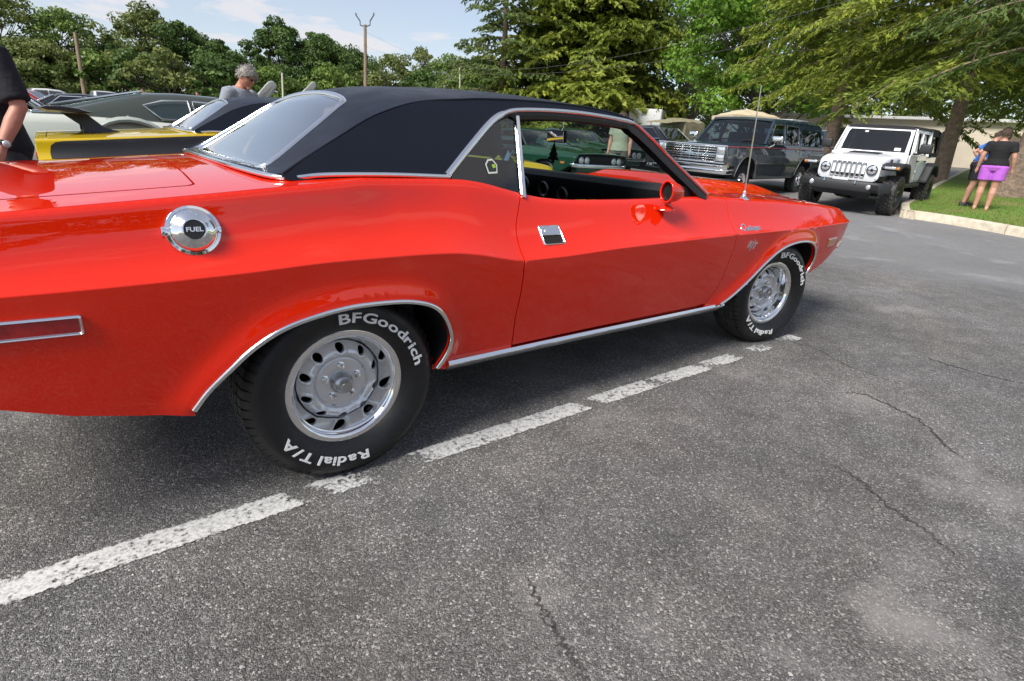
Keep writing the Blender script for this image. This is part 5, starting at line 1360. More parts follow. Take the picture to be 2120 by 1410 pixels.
# ================================================================== two-tone wagon
M_NAVY = car_paint('dark blue green paint', (.022, .042, .058)); M_GREYP = car_paint('dark grey paint', (.07, .08, .087))
M_PINK = mat('red pinstripe', (.42, .06, .08), .4)
def wagon(loc, rz, label):
    r = empty('two_tone_wagon', loc, rz, label, 'wagon')
    # lower body: sections with square shoulders; front axle x = 0, nose x = .92, tail x = -4.55
    lowp = [(.86, .50), (.86, 1.13)]
    def sect(x, hw, zt, zb): return [(x, -hw+.04, zb), (x, -hw, zb+.10), (x, -hw-.012, zb+.34), (x, -hw, zt-.10), (x, -hw+.01, zt-.03), (x, -hw+.05, zt), (x, 0, zt+.02), (x, hw-.05, zt), (x, hw-.01, zt-.03), (x, hw, zt-.10), (x, hw+.012, zb+.34), (x, hw, zb+.10), (x, hw-.04, zb)]
    # side skins with real wheel arches, as panels
    arch = lambda cx: [(cx+.50*math.cos(a)*1.0, .50+.46*math.sin(a)) for a in np.linspace(math.pi, 0, 17)]
    af, ar = arch(0.0), arch(-3.29)
    sky_ = [(.88, .60), (.52, .55)]+af[::-1]+[(-.52, .44), (-2.76, .44)]+ar[::-1]+[(-3.80, .50), (-4.5, .58), (-4.52, 1.165), (-.80, 1.165), (.90, 1.145)]
    def lf(x, z):
        y = .985-.05*((z-.80)/.4)**2*(1 if z > .8 else .8)
        y += .018*sum(math.exp(-((math.hypot(x-cx, z-.50)-.49)/.05)**2) for cx in (0, -3.29))
        y -= .06*smooth01(.45, .95, x)**2
        return (x, -y, z)
    for mir in (False, True):
        s = 1 if mir else -1
        lift_panel('body_side', M_GREYP, r, sky_, (), list(np.arange(-4.4, .9, .12)), list(np.arange(.46, 1.16, .09)), lf, .05, .03, (0, 1, 0), flip=True, mirror=mir)
        mesh_obj('pinstripe', *tube([(x, s*(abs(lf(x, 1.160)[1])+.004), 1.160) for x in np.linspace(-4.5, -.8, 24)]+[(x, s*(abs(lf(x, 1.15)[1])+.004), 1.160-.02*(x+.8)/1.7) for x in np.linspace(-.7, .86, 10)], .011, 6), M_PINK, r)
        mesh_obj('side_moulding', *tube([(x, s*(abs(lf(x, .80)[1])+.006), .80) for x in np.linspace(-2.74, -.55, 12)], .012, 6), M_TRIM, r)
        for cx in (0, -3.29):
            pts = arch(cx); rings = [[(x, s*.96, z), (cx+(x-cx)*1.03, s*.55, .5+(z-.5)*1.03)] for x, z in pts]
            mesh_obj('wheel_house', *join(loft(rings, False, False), ([(cx+(x-cx)*1.03, s*.55, .5+(z-.5)*1.03) for x, z in pts]+[(cx, s*.55, .4)], [(i, i+1, len(pts)) for i in range(len(pts)-1)])), M_DARK, r)
            mesh_obj('arch_moulding', *tube([(x, s*(abs(lf(x, z)[1])+.004), z) for x, z in pts], .010, 6), mat('grey arch trim', (.22, .22, .22), .4, .5), r)
    # hood
    rings = [[(x, -hw, z-.05), (x, -hw+.03, z-.01), (x, -hw+.25, z), (x, 0, z+.02), (x, hw-.25, z), (x, hw-.03, z-.01), (x, hw, z-.05)] for x, hw, z in ((.92, .90, 1.13), (.88, .92, 1.165), (.4, .935, 1.20), (-.2, .94, 1.225), (-.80, .94, 1.235))]
    fix_normals(mesh_obj('hood', *loft(rings), M_NAVY, r, angle=35))
    mesh_obj('core', *join(box(-4.45, .80, -.88, .88, .50, 1.12), box(-4.4, .7, -.5, .5, .36, .55)), M_DARK, r)
    # cabin: walls with window holes
    ZW0, ZW1 = 1.165, 1.80
    yw = lambda z: .955-.155*max(0, (z-ZW0)/(ZW1-ZW0))**1.15
    out = [(-.70, 1.165), (-.92, 1.24), (-1.33, 1.78), (-1.42, 1.80), (-4.15, 1.80), (-4.30, 1.74), (-4.52, 1.30), (-4.53, 1.165)]
    hs = [[(-1.02, 1.25), (-1.40, 1.70), (-1.92, 1.71), (-1.92, 1.25)], [(-2.06, 1.25), (-2.06, 1.71), (-2.72, 1.70), (-2.78, 1.65), (-2.78, 1.25)], [(-2.98, 1.25), (-2.98, 1.66), (-4.14, 1.64), (-4.22, 1.60), (-4.36, 1.30), (-4.34, 1.25)]]
    for mir in (False, True):
        s = 1 if mir else -1
        lift_panel('cabin_side', M_NAVY, r, out, hs, [], [1.3, 1.5, 1.7], lambda x, z: (x, -yw(z), z), .15, .03, (0, 1, 0), flip=True, mirror=mir)
        for k, h_ in enumerate(hs):
            mesh_obj('side_window', [(x, s*(yw(z)-.02), z) for x, z in h_], [tuple(range(len(h_)))], M_GLASS_D if k == 2 else glass_mat('wagon glass', (.35, .42, .44)), r, smooth=False)
            mesh_obj('window_trim', *tube([(x, s*(yw(z)+.003), z) for x, z in h_], .008, 5, True), M_BLACKTRIM if k == 2 else mat('grey arch trim', (.22, .22, .22), .4, .5), r)
        for x0 in (-1.98, -2.86):
            mesh_obj('door_gap', *tube([(x0, s*(yw(1.78)+.002), 1.76), (x0, s*(yw(1.2)+.002), 1.2), (x0, s*(abs(lf(x0, 1.1)[1])+.001), 1.1), (x0, s*(abs(lf(x0, .8)[1])+.001), .8), (x0, s*(abs(lf(x0, .5)[1])+.001), .48)], .005, 5), M_DARK, r)
            mesh_obj('door_handle', *box(x0+.06, x0+.22, min(s*.955, s*.985), max(s*.955, s*.985), 1.10, 1.135, .008, 1), M_TRIM, r)
        mi = empty('door_mirror', (-.98, s*.98, 1.25)); mi.parent = r
        mesh_obj('shell', *xf(box(-.03, .03, -.13, .13, -.07, .07, .028, 3), T(0, s*.16, .12)), M_CHROME, mi)
        mesh_obj('bracket', *tube([(.02, -s*.02, -.08), (.0, s*.10, -.02), (.0, s*.12, .06)], .016, 6), M_CHROME, mi)
    # roof
    rr = [[(x, -hw, z-.07), (x, -hw+.03, z-.02), (x, -hw+.15, z), (x, 0, z+.02), (x, hw-.15, z), (x, hw-.03, z-.02), (x, hw, z-.07)] for x, hw, z in ((-1.30, .79, 1.795), (-1.40, .805, 1.845), (-2.5, .815, 1.865), (-4.0, .815, 1.855), (-4.22, .80, 1.82), (-4.32, .78, 1.74))]
    fix_normals(mesh_obj('roof', *loft(rr), M_NAVY, r, angle=40))
    mesh_obj('roof_rack', *join(*[box(-3.9, -2.9, y-.02, y+.02, 1.875, 1.90, .005, 1) for y in (-.55, .55)], *[box(x, x+.04, -.55, .55, 1.88, 1.90) for x in (-3.8, -3.4, -3.0)]), mat('white rack', (.6, .62, .62), .5), r)
    # windscreen
    V, F = [], []; nu = 9
    for i in range(nu):
        a = -1+2*i/(nu-1)
        V += [(-.82+.10*(1-a*a), a*.90, 1.235), (-1.32+.07*(1-a*a), a*.775, 1.775)]
    F = [(2*i, 2*i+2, 2*i+3, 2*i+1) for i in range(nu-1)]
    mesh_obj('windscreen', V, F, glass_mat('wagon screen glass', (.30, .37, .40)), r, angle=None)
    fix_normals(mesh_obj('windscreen_pillar', *join(*[tube([(-.84, s*.925, 1.235), (-1.33, s*.795, 1.785)], .030, 6) for s in (-1, 1)], tube([(-1.30, -.78, 1.80), (-1.26, 0, 1.82), (-1.30, .78, 1.80)], .03, 6)), M_NAVY, r))
    for y0 in (-.45, .25): mesh_obj('wiper', *tube([(-.76, y0, 1.262), (-.80, y0+.40, 1.33)], .012, 5), M_BLACKTRIM, r)
    mesh_obj('cabin_seats', *join(*[box(x, x+.18, y-.30, y+.30, 1.0, 1.50, .06) for x in (-2.2, -3.1) for y in (-.42, .42)], box(-1.25, -.85, -.85, .85, 1.0, 1.22, .05), box(-4.3, -.9, -.86, .86, 1.0, 1.14)), M_BLACK, r)
    # nose: chrome grille of bars, lamps, bumper
    gr = empty('grille', (.90, 0, .985)); gr.parent = r
    mesh_obj('backing', *box(-.05, .0, -.88, .88, -.20, .165), M_DARK, gr)
    for k in range(7):
        z = -.175+.052*k
        mesh_obj('grille_bar', *box(.0, .035, -.655, .655, z-.0105, z+.0105, .004, 1), M_TRIM, gr)
    for y in (-.44, -.22, 0, .22, .44): mesh_obj('grille_upright', *box(.004, .030, y-.009, y+.009, -.18, .15), M_TRIM, gr)
    mesh_obj('grille_centre_bar', *box(.0, .042, -.655, .655, -.045, -.012, .004, 1), M_CHROME, gr)
    mesh_obj('emblem', *xf(prism([(-.11, -.025), (-.055, -.025), (-.04, -.05), (.04, -.05), (.055, -.025), (.11, -.025), (.095, .025), (.055, .025), (.04, .05), (-.04, .05), (-.055, .025), (-.095, .025)], .036, .052, 'x'), T(0, 0, -.028)), M_CHROME, gr, smooth=False)
    mesh_obj('grille_frame', *tube([(.015, y, z) for y, z in ((-.90, -.20), (.90, -.20), (.90, .165), (-.90, .165))], .022, 8, True), M_CHROME, gr, angle=60)
    for s in (-1, 1):
        for z0 in (-.165, .0):
            hl = empty('headlamp', (.90, s*.775, .985+z0)); hl.parent = r
            mesh_obj('lens', *box(.01, .038, -.095, .095, .012, .145, .01, 2), M_LENS_W, hl)
            mesh_obj('bezel', *tube([(.034, y, z) for y, z in ((-.105, .004), (.105, .004), (.105, .152), (-.105, .152))], .010, 6, True), M_TRIM, hl)
        mesh_obj('front_marker', *box(.74, .86, min(s*.93, s*.955), max(s*.93, s*.955), .70, .76, .006, 1), M_LENS_A, r)
    bpth = spline([(.62, -.99), (.90, -.985), (1.0, -.88), (1.03, -.4), (1.035, 0)], 4); bpth = bpth+[(x, -y) for x, y in bpth[-2::-1]]
    fix_normals(mesh_obj('front_bumper', *sweep([(x, y, .655) for x, y in bpth], [(-.05, -.10), (.0, -.105), (.02, -.03), (.012, -.01), (.02, .01), (.016, .075), (0, .09), (-.05, .09)], (0, 0, 1)), M_CHROME, r, angle=40))
    mesh_obj('bumper_guard', *box(1.0, 1.07, -.40, -.34, .56, .86, .015, 2), M_BLACKTRIM, r)
    mesh_obj('hood_ornament', *tube([(.82, 0, 1.19), (.80, 0, 1.25)], .010, 6), M_CHROME, r)
    mesh_obj('tail_gate', *box(-4.56, -4.50, -.90, .90, .56, 1.7, .02), M_NAVY, r)
    for x in (0, -3.29):
        for s in (-1, 1): offroad_wheel(r, (x, s*.83, .375), R=.378, W=.24, rim=.205, side=s, rimstyle='chrome', blocks=44)
    return r
wl_ = at_depth(1640, 398, 15.3); wh = R_(-176)
wo = Vector((wl_.x, wl_.y, 0))-Matrix.Rotation(wh, 3, 'Z') @ Vector((-3.29, .85, 0))
wag = wagon((wo.x, wo.y, .205), wh, 'dark two-tone station wagon with chrome grille and red pinstripe')
wag.rotation_euler = (R_(-1.2), R_(1.0), wh)
# ================================================================== background: building, truck, trailer, canopy, poles
M_WALL = mat('beige render', (.72, .63, .50), .9, noise=(1.2, .06), bump=(25, .3, .01))
bl = on_ground(1560, 36); br = on_ground(2420, 27)
bd_ = Vector((br.x-bl.x, br.y-bl.y, 0)); bL = bd_.length; bang = math.atan2(bd_.y, bd_.x)
bh = at_depth(2036, 250, 31).z
bz = min(bl.z, br.z)-.3
bld = empty('long_building', (bl.x, bl.y, bz), bang, 'long low beige building behind the conifers at the right', 'building')
hh = bh-bz
mesh_obj('wall', *box(0, bL, 0, 14, 0, hh-.18), M_WALL, bld, smooth=False)
mesh_obj('roof', *join(box(-.3, bL+.3, -.35, 14.3, hh-.18, hh-.02, .02, 1)), mat('white fascia', (.66, .66, .64), .6), bld)
mesh_obj('plinth', *box(0, bL, -.03, 0, 0, .5), mat('grey plinth', (.24, .23, .21), .9, noise=(3, .2)), bld, smooth=False)
for u in (.10, .62):
    d = mesh_obj('door', *box(bL*u, bL*u+1.1, -.06, -.01, .25, 2.4, .01, 1), mat('brown steel door', (.16, .12, .09), .5), bld); mesh_obj('handle', *box(bL*u+.95, bL*u+1.02, -.11, -.06, 1.25, 1.40), M_TRIM, d, smooth=False)
for u in (.2, .3, .72, .82):
    w_ = mesh_obj('window', *box(bL*u, bL*u+1.6, -.05, .0, 1.5, 2.4), M_TRIM, bld, smooth=False); mesh_obj('pane', *box(bL*u+.06, bL*u+1.54, -.056, -.051, 1.56, 2.34), mat('dark pane', (.03, .035, .04), .1), w_, smooth=False)

# army truck with canvas cover
M_OLIVE = mat('olive drab paint', (.055, .06, .03), .6); M_CANVAS = mat('olive canvas', (.24, .22, .14), .9, noise=(3, .15), bump=(6, .6, .05))
tp_ = on_ground(1388, 29); trk = empty('army_truck', tuple(tp_), R_(-178), 'olive army truck with a canvas load cover, behind the black saloon', 'truck'); trk.scale = (.74,)*3
cv = []
for x in np.linspace(-2.2, .2, 13):
    b = .035*math.sin((x+2.2)/2.4*math.pi*4)
    cv.append([(x, -1.02, 1.05), (x, -1.03-b*.3, 1.8), (x, -.96, 2.18+b), (x, -.6, 2.36+b), (x, 0, 2.42+b), (x, .6, 2.36+b), (x, .96, 2.18+b), (x, 1.03+b*.3, 1.8), (x, 1.02, 1.05)])
fix_normals(mesh_obj('canvas_cover', *loft(cv), M_CANVAS, trk, angle=50))
mesh_obj('cargo_bed', *join(box(-2.3, .25, -1.02, 1.02, .75, 1.06, .02, 1)), M_OLIVE, trk)
mesh_obj('cab', *join(box(.35, 1.5, -.95, .95, .75, 1.35, .03, 1), box(1.5, 2.5, -.60, .60, .75, 1.30, .05, 2), box(1.5, 2.5, -.98, .98, .75, .98, .03, 1)), M_OLIVE, trk)
fix_normals(mesh_obj('cab_canvas', *loft([[(x, -.98, z-.06), (x, -.5, z+.06), (x, 0, z+.08), (x, .5, z+.06), (x, .98, z-.06), (x, 0, z-.04)] for x, z in ((.2, 2.22), (.9, 2.18), (1.6, 2.10), (2.3, 2.0))]), M_CANVAS, trk, angle=40))
for y in (-.9, .9):
    mesh_obj('cab_post', *tube([(1.5, y, 1.3), (1.55, y, 2.1)], .03, 6), M_OLIVE, trk)
mesh_obj('windscreen', [(1.5, -.85, 1.38), (1.5, .85, 1.38), (1.46, .85, 1.9), (1.46, -.85, 1.9)], [(0, 1, 2, 3)], M_GLASS, trk, smooth=False)
mesh_obj('aerial', *tube([(.3, -1.0, 1.2), (.3, -1.05, 3.1)], .018, 5), mat('pale pole', (.45, .42, .36), .7), trk)
for x in (-1.6, -.5, 2.0):
    for s in (-1, 1): offroad_wheel(trk, (x, s*.88, .45), R=.45, W=.26, rim=.24, side=s, rimstyle='chrome', blocks=24)
# white trailer
tl = on_ground(1338, 40); tr_ = empty('white_trailer', tuple(tl), R_(-150), 'white box trailer behind the army truck cab', 'trailer')
mesh_obj('box_body', *box(-2.2, 2.2, -1.1, 1.1, .55, 2.2, .04, 2), mat('white sheet metal', (.62, .63, .64), .5), tr_)
mesh_obj('side_window', *box(-.5, .7, -1.12, -1.10, 1.5, 2.0, .01, 1), M_GLASS_D, tr_)
mesh_obj('drawbar', *tube([(2.2, 0, .55), (3.3, 0, .5)], .05, 6), M_DARK, tr_)
for s in (-1, 1): offroad_wheel(tr_, (0, s*1.0, .36), R=.36, W=.2, rim=.2, side=s, rimstyle='chrome', blocks=20)
# tan canopy behind the wagon
cp = on_ground(1522, 22.5); can = empty('tan_canopy', tuple(cp), R_(-120), 'tan canvas canopy showing above the two-tone wagon', 'canopy')
topz = at_depth(1522, 229, 22.5).z-cp.z
V, F = [], []
n = 13
for i in range(n):
    for j in range(n):
        a, b = -1+2*i/(n-1), -1+2*j/(n-1)
        V.append((a*.85, b*.95, topz-.26+.26*(1-max(abs(a), abs(b))**1.5)+.03*math.sin(a*9)*math.cos(b*7)))
F = [(i*n+j, (i+1)*n+j, (i+1)*n+j+1, i*n+j+1) for i in range(n-1) for j in range(n-1)]
co_ = mesh_obj('canvas', V, F, mat('tan canvas', (.52, .44, .30), .9, noise=(4, .1)), can, angle=60); sm = co_.modifiers.new('thickness', 'SOLIDIFY'); sm.thickness = .03
mesh_obj('valance', *join(*[box(x0, x1, y0, y1, topz-.40, topz-.25) for x0, x1, y0, y1 in ((-.86, .86, -.97, -.95), (-.86, .86, .95, .97), (-.87, -.85, -.95, .95), (.85, .87, -.95, .95))]), MATS['tan canvas'], can, smooth=False)
for x in (-.82, .82):
    for y in (-.92, .92): mesh_obj('post', *tube([(x, y, 0), (x, y, topz-.3)], .025, 6), M_TRIM, can)

# poles and wires
M_WOOD = mat('weathered pole wood', (.20, .15, .10), .9, noise=(6, .3))
def pole(name, pxb, pyt, pxt, depth, r, label, cat='pole'):
    b = on_ground(pxb, depth); t = at_depth(pxt, pyt, depth)
    o = empty(name, tuple(b), 0, label, cat)
    d = t-b
    mesh_obj('shaft', *tube([(0, 0, -.2), tuple(d*.5), tuple(d)], [r, r*.85, r*.7], 10), M_WOOD, o)
    return o, b, t
pole('wooden_pole', 180, 68, 155, 44, .17, 'leaning bare wooden pole before the left-hand trees')
up, ub, ut = pole('utility_pole', 757, 52, 756, 46, .17, 'tall utility pole with forked metal brackets on top')
dz = ut-ub
for s in (-1, 1):
    mesh_obj('bracket', *tube([tuple(dz+Vector((0, 0, -.12))), tuple(dz+_r2*s*.42+Vector((0, 0, .0))), tuple(dz+_r2*s*.42+Vector((0, 0, .30))), tuple(dz+_r2*s*.75+Vector((0, 0, .75)))], .05, 6), mat('dark galvanised steel', (.12, .12, .12), .5, .6), up)
    mesh_obj('insulator', *xf(lathe([(.03, 0), (.07, .05), (.03, .1), (.07, .15), (.001, .2)], 8), T(*(dz+_r2*s*.75+Vector((0, 0, .72))))), mat('dark galvanised steel', (.12, .12, .12), .5, .6), up)
def wire(pts, r, label):
    path = spline([tuple(at_depth(*p)) for p in pts], 8)
    tag(mesh_obj('overhead_wire', *tube(path, r, 5), mat('weathered cable', (.10, .10, .10), .6)), label, 'wire', 'overhead wires from the utility pole')
wire([(758, 66, 46), (849, 110, 40), (924, 131, 35), (1006, 143, 30), (1060, 144, 27), (1142, 138, 24.5), (1291, 115, 20), (1500, 68, 16), (1760, 0, 13), (1950, -60, 12)], .0055, 'upper sagging overhead wire running right from the utility pole')
wire([(758, 97, 46), (849, 128, 40), (960, 150, 34), (1100, 153, 28), (1291, 137, 22), (1500, 104, 18), (1800, 30, 14), (2000, -40, 12.5)], .005, 'lower sagging overhead wire running right from the utility pole')
for px, yt, xt, dp, lab in ((588, 152, 584, 38, 'thin pale post right of the grey-haired man'), (953, 138, 952, 42, 'thin grey post before the trees above the red car roof')):
    b = on_ground(px, dp); t = at_depth(xt, yt, dp); o = empty('thin_post', tuple(b), 0, lab, 'post')
    mesh_obj('shaft', *tube([(0, 0, 0), tuple(t-b)], .06, 8), mat('pale pole', (.45, .42, .36), .7), o)
    mesh_obj('cap', *xf(lathe([(.075, -.03), (.08, .02), (.001, .05)], 8), T(*(t-b))), mat('pale pole', (.45, .42, .36), .7), o)
# ================================================================== trees
def leaf_material(name, cols):
    m = bpy.data.materials.new(name); m.use_nodes = True
    N, L = nodes_of(m); N.clear()
    o = N.new('ShaderNodeOutputMaterial'); at = N.new('ShaderNodeAttribute'); at.attribute_name = 'tone'
    r = N.new('ShaderNodeValToRGB'); el = r.color_ramp.elements
    while len(el) < len(cols): el.new(.5)
    for i, c in enumerate(cols): el[i].position = i/(len(cols)-1); el[i].color = (*c, 1)
    L.new(at.outputs['Fac'], r.inputs[0])
    d = N.new('ShaderNodeBsdfPrincipled'); d.inputs['Roughness'].default_value = .55; d.inputs['Specular IOR Level'].default_value = .25
    t = N.new('ShaderNodeBsdfTranslucent'); mx = N.new('ShaderNodeMixShader'); mx.inputs[0].default_value = .30
    L.new(r.outputs[0], d.inputs['Base Color']); L.new(r.outputs[0], t.inputs[0]); L.new(d.outputs[0], mx.inputs[1]); L.new(t.outputs[0], mx.inputs[2]); L.new(mx.outputs[0], o.inputs[0])
    return m
M_BARK = mat('bark', (.085, .065, .05), .95, noise=(9, .4), bump=(18, 1.0, .05))
M_BARK_C = mat('red-brown conifer bark', (.26, .19, .145), .95, noise=(7, .35), bump=(14, 1.0, .05))
LEAF_D = leaf_material('dark broad leaves', [(0.044, 0.082, 0.022), (0.083, 0.146, 0.034), (0.134, 0.209, 0.051)])
LEAF_M = leaf_material('mid green leaves', [(0.074, 0.122, 0.030), (0.139, 0.217, 0.043), (0.214, 0.298, 0.064)])
LEAF_B = leaf_material('bright green leaves', [(0.079, 0.161, 0.018), (0.139, 0.267, 0.029), (0.211, 0.353, 0.046)])
LEAF_O = leaf_material('olive green leaves', [(0.088, 0.119, 0.036), (0.158, 0.197, 0.053), (0.238, 0.265, 0.082)])
NEED = leaf_material('spruce needles', [(0.101, 0.145, 0.025), (0.211, 0.275, 0.041), (0.374, 0.407, 0.063)])
NEED_D = leaf_material('dark needles', [(0.060, 0.098, 0.034), (0.118, 0.177, 0.048), (0.204, 0.257, 0.074)])
def cards_mesh(name, C, U, W, tone, m, parent):
    """quads with centre C, half-length vector U, half-width vector W"""
    n = len(C); V = np.empty((n, 4, 3))
    V[:, 0] = C-U; V[:, 1] = C+W-U*.1; V[:, 2] = C+U; V[:, 3] = C-W-U*.1
    me = bpy.data.meshes.new(name); me.vertices.add(4*n); me.vertices.foreach_set('co', V.ravel())
    me.loops.add(4*n); me.loops.foreach_set('vertex_index', np.arange(4*n)); me.polygons.add(n)
    me.polygons.foreach_set('loop_start', np.arange(0, 4*n, 4)); me.polygons.foreach_set('loop_total', np.full(n, 4))
    me.update(calc_edges=True); me.materials.append(m)
    a = me.attributes.new('tone', 'FLOAT', 'POINT'); a.data.foreach_set('value', np.repeat(tone, 4))
    o = bpy.data.objects.new(name, me); COL.objects.link(o); o.parent = parent
    return o
def unit(v): return v/(np.linalg.norm(v, axis=-1, keepdims=True)+1e-9)
def broadleaf(name, loc, H, rad, label, m, group=None, seed=0, leaf=.3, clumps=60, per=110, low=.12, sparse=1.0, trunk_r=None, shape=1.0, tilt=0.0):
    rg = np.random.default_rng(seed)
    t = empty(name, loc, 0, label, 'tree', group)
    tr = trunk_r or .022*H+.05
    # skeleton
    tips = []; tubes = []
    top = np.array((rg.normal(0, .04)*H+tilt*H, rg.normal(0, .04)*H, H*.80))
    trunk = spline([(0, 0, -.3), tuple(top*.33+rg.normal(0, .02, 3)*H), tuple(top*.66+rg.normal(0, .025, 3)*H), tuple(top)], 4)
    tubes.append(tube(trunk, list(np.linspace(tr, tr*.22, len(trunk))), 8))
    T_ = np.array(trunk)
    for k in range(clumps):
        f = low+(1-low)*((k+.5)/clumps)**.85
        zc = f*H
        # crown radius profile
        u = (f-low)/(1-low); pr = rad*(math.sin(math.pi*min(1, .16+.84*u)**shape)**.62)*rg.uniform(.62, 1.2)
        a = k*2.39996+rg.normal(0, .5); rr = pr*math.sqrt(rg.uniform(.18, 1))
        c = np.array((math.cos(a)*rr, math.sin(a)*rr, zc+rg.normal(0, .03)*H))
        base = T_[min(len(T_)-1, int(max(.12, f-.16)*len(T_)))]
        c[:2] += base[:2]*.6
        tips.append(c)
        if rr > .2*rad or k % 3 == 0:
            mid = base*.45+c*.55+np.array((0, 0, -.02*H))
            tubes.append(tube([tuple(base), tuple(mid), tuple(c)], [tr*.26*(1-f*.6), tr*.14, tr*.04], 5, cap=False))
    mesh_obj('trunk', *join(*tubes), M_BARK, t, angle=60)
    tips = np.array(tips); Cs, Us, Ws, To = [], [], [], []
    for c in tips:
        s = rad*rg.uniform(.08, .26); n = int(per*(.25+s/rad*4.2)*rg.uniform(.7, 1.2)*sparse)
        P = rg.normal(0, 1, (n, 3)); P = unit(P)*rg.uniform(.25, 1, (n, 1))**.5*np.array((1.15, 1.15, .62))*s
        nrm = unit(unit(P)*.7+rg.normal(0, .55, (n, 3))+np.array((0, 0, .45)))
        d = unit(np.cross(nrm, rg.normal(0, 1, (n, 3)))); w = np.cross(nrm, d)
        L = leaf*rg.uniform(.6, 1.25, (n, 1))
        Cs.append(c+P); Us.append(d*L*.5); Ws.append(w*L*.34); To.append(np.clip(rg.uniform(.25, .75)+rg.normal(0, .2, n), 0, 1))
    cards_mesh('crown', np.concatenate(Cs), np.concatenate(Us), np.concatenate(Ws), np.concatenate(To), m, t)
    return t
def conifer(name, loc, H, rad, label, m, group=None, seed=0, boughs=90, base=.10, spray=.30, droop=.35, twigs=22, per=7, trunk_r=None, shape=.8, lean=(0, 0), up=.15, wr=.15, rough=.4):
    rg = np.random.default_rng(seed)
    t = empty(name, loc, 0, label, 'tree', group); tr = trunk_r or .02*H
    path = [(lean[0]*u*H, lean[1]*u*H, -.3+u*(H+.2)) for u in np.linspace(0, 1, 9)]
    tubes = [tube(path, [tr*1.35]+list(np.linspace(tr, tr*.08, 8)), 10)]
    Cs, Us, Ws, To = [], [], [], []
    for k in range(boughs):
        f = base+(1-base)*(k+rg.uniform(0, .8))/boughs; f = min(f, .985); z0 = f*H
        L = rad*max(.06, (1-(f-base)/(1-base)))**shape*rg.uniform(.72, 1.1)
        z0 += rg.normal(0, .02)*H*rough; droop_ = droop*rg.uniform(1-.7*rough, 1+.6*rough); up_ = up+rg.normal(0, .16)*rough; a = k*2.39996+rg.normal(0, .35); dx, dy = math.cos(a), math.sin(a); o = np.array((lean[0]*z0, lean[1]*z0, z0))
        s = np.linspace(0, 1, 7); h = L*(up_*s-droop_*s*s*1.3+.22*droop_*s**4)
        pts = o+np.stack([dx*L*s, dy*L*s, h], 1)
        tubes.append(tube([tuple(p) for p in pts], list(np.linspace(max(.02, tr*.16*(1-f)+.012), .006, 7)), 4, cap=False))
        tone_b = rg.uniform(.25, .75); nt = max(5, int(twigs*L/rad+4))
        for j in range(nt):
            u = .16+.84*(j+rg.uniform(0, 1))/nt; p = np.array([np.interp(u, s, pts[:, i]) for i in range(3)])
            sd = 1 if j % 2 else -1; tl = L*(.14+.30*(1-u)+.05)*rg.uniform(.6, 1.2); tl = min(tl, 1.5)
            dirv = unit(np.array((dx*.55-dy*sd*.85, dy*.55+dx*sd*.85, -.22-.55*droop*rg.uniform(.3, 1.3)+rg.normal(0, .35)*rough)))
            n = max(3, int(per*tl/.8)+2); w = rg.uniform(.05, 1, n)
            c = p+dirv*(w*tl)[:, None]+np.array((0, 0, -.20*droop))*(w**2*tl)[:, None]+rg.normal(0, .035, (n, 3))
            ud = unit(dirv+rg.normal(0, .38, (n, 3))+np.array((0, 0, -.18))); nm = unit(rg.normal(0, .45+.4*rough, (n, 3))+np.array((0, 0, 1.0))); wd = unit(np.cross(nm, ud))
            l = spray*rg.uniform(.6, 1.2, (n, 1))
            Cs.append(c); Us.append(ud*l*.5); Ws.append(wd*l*wr); To.append(np.clip(tone_b+rg.normal(0, .17, n)+.12*w, 0, 1))
    mesh_obj('trunk', *join(*tubes), M_BARK_C, t, angle=60)
    cards_mesh('crown', np.concatenate(Cs), np.concatenate(Us), np.concatenate(Ws), np.concatenate(To), m, t)
    return t
def top_h(px, py, d):
    g_ = on_ground(px, d); return tuple(g_), at_depth(px, py, d).z-g_.z
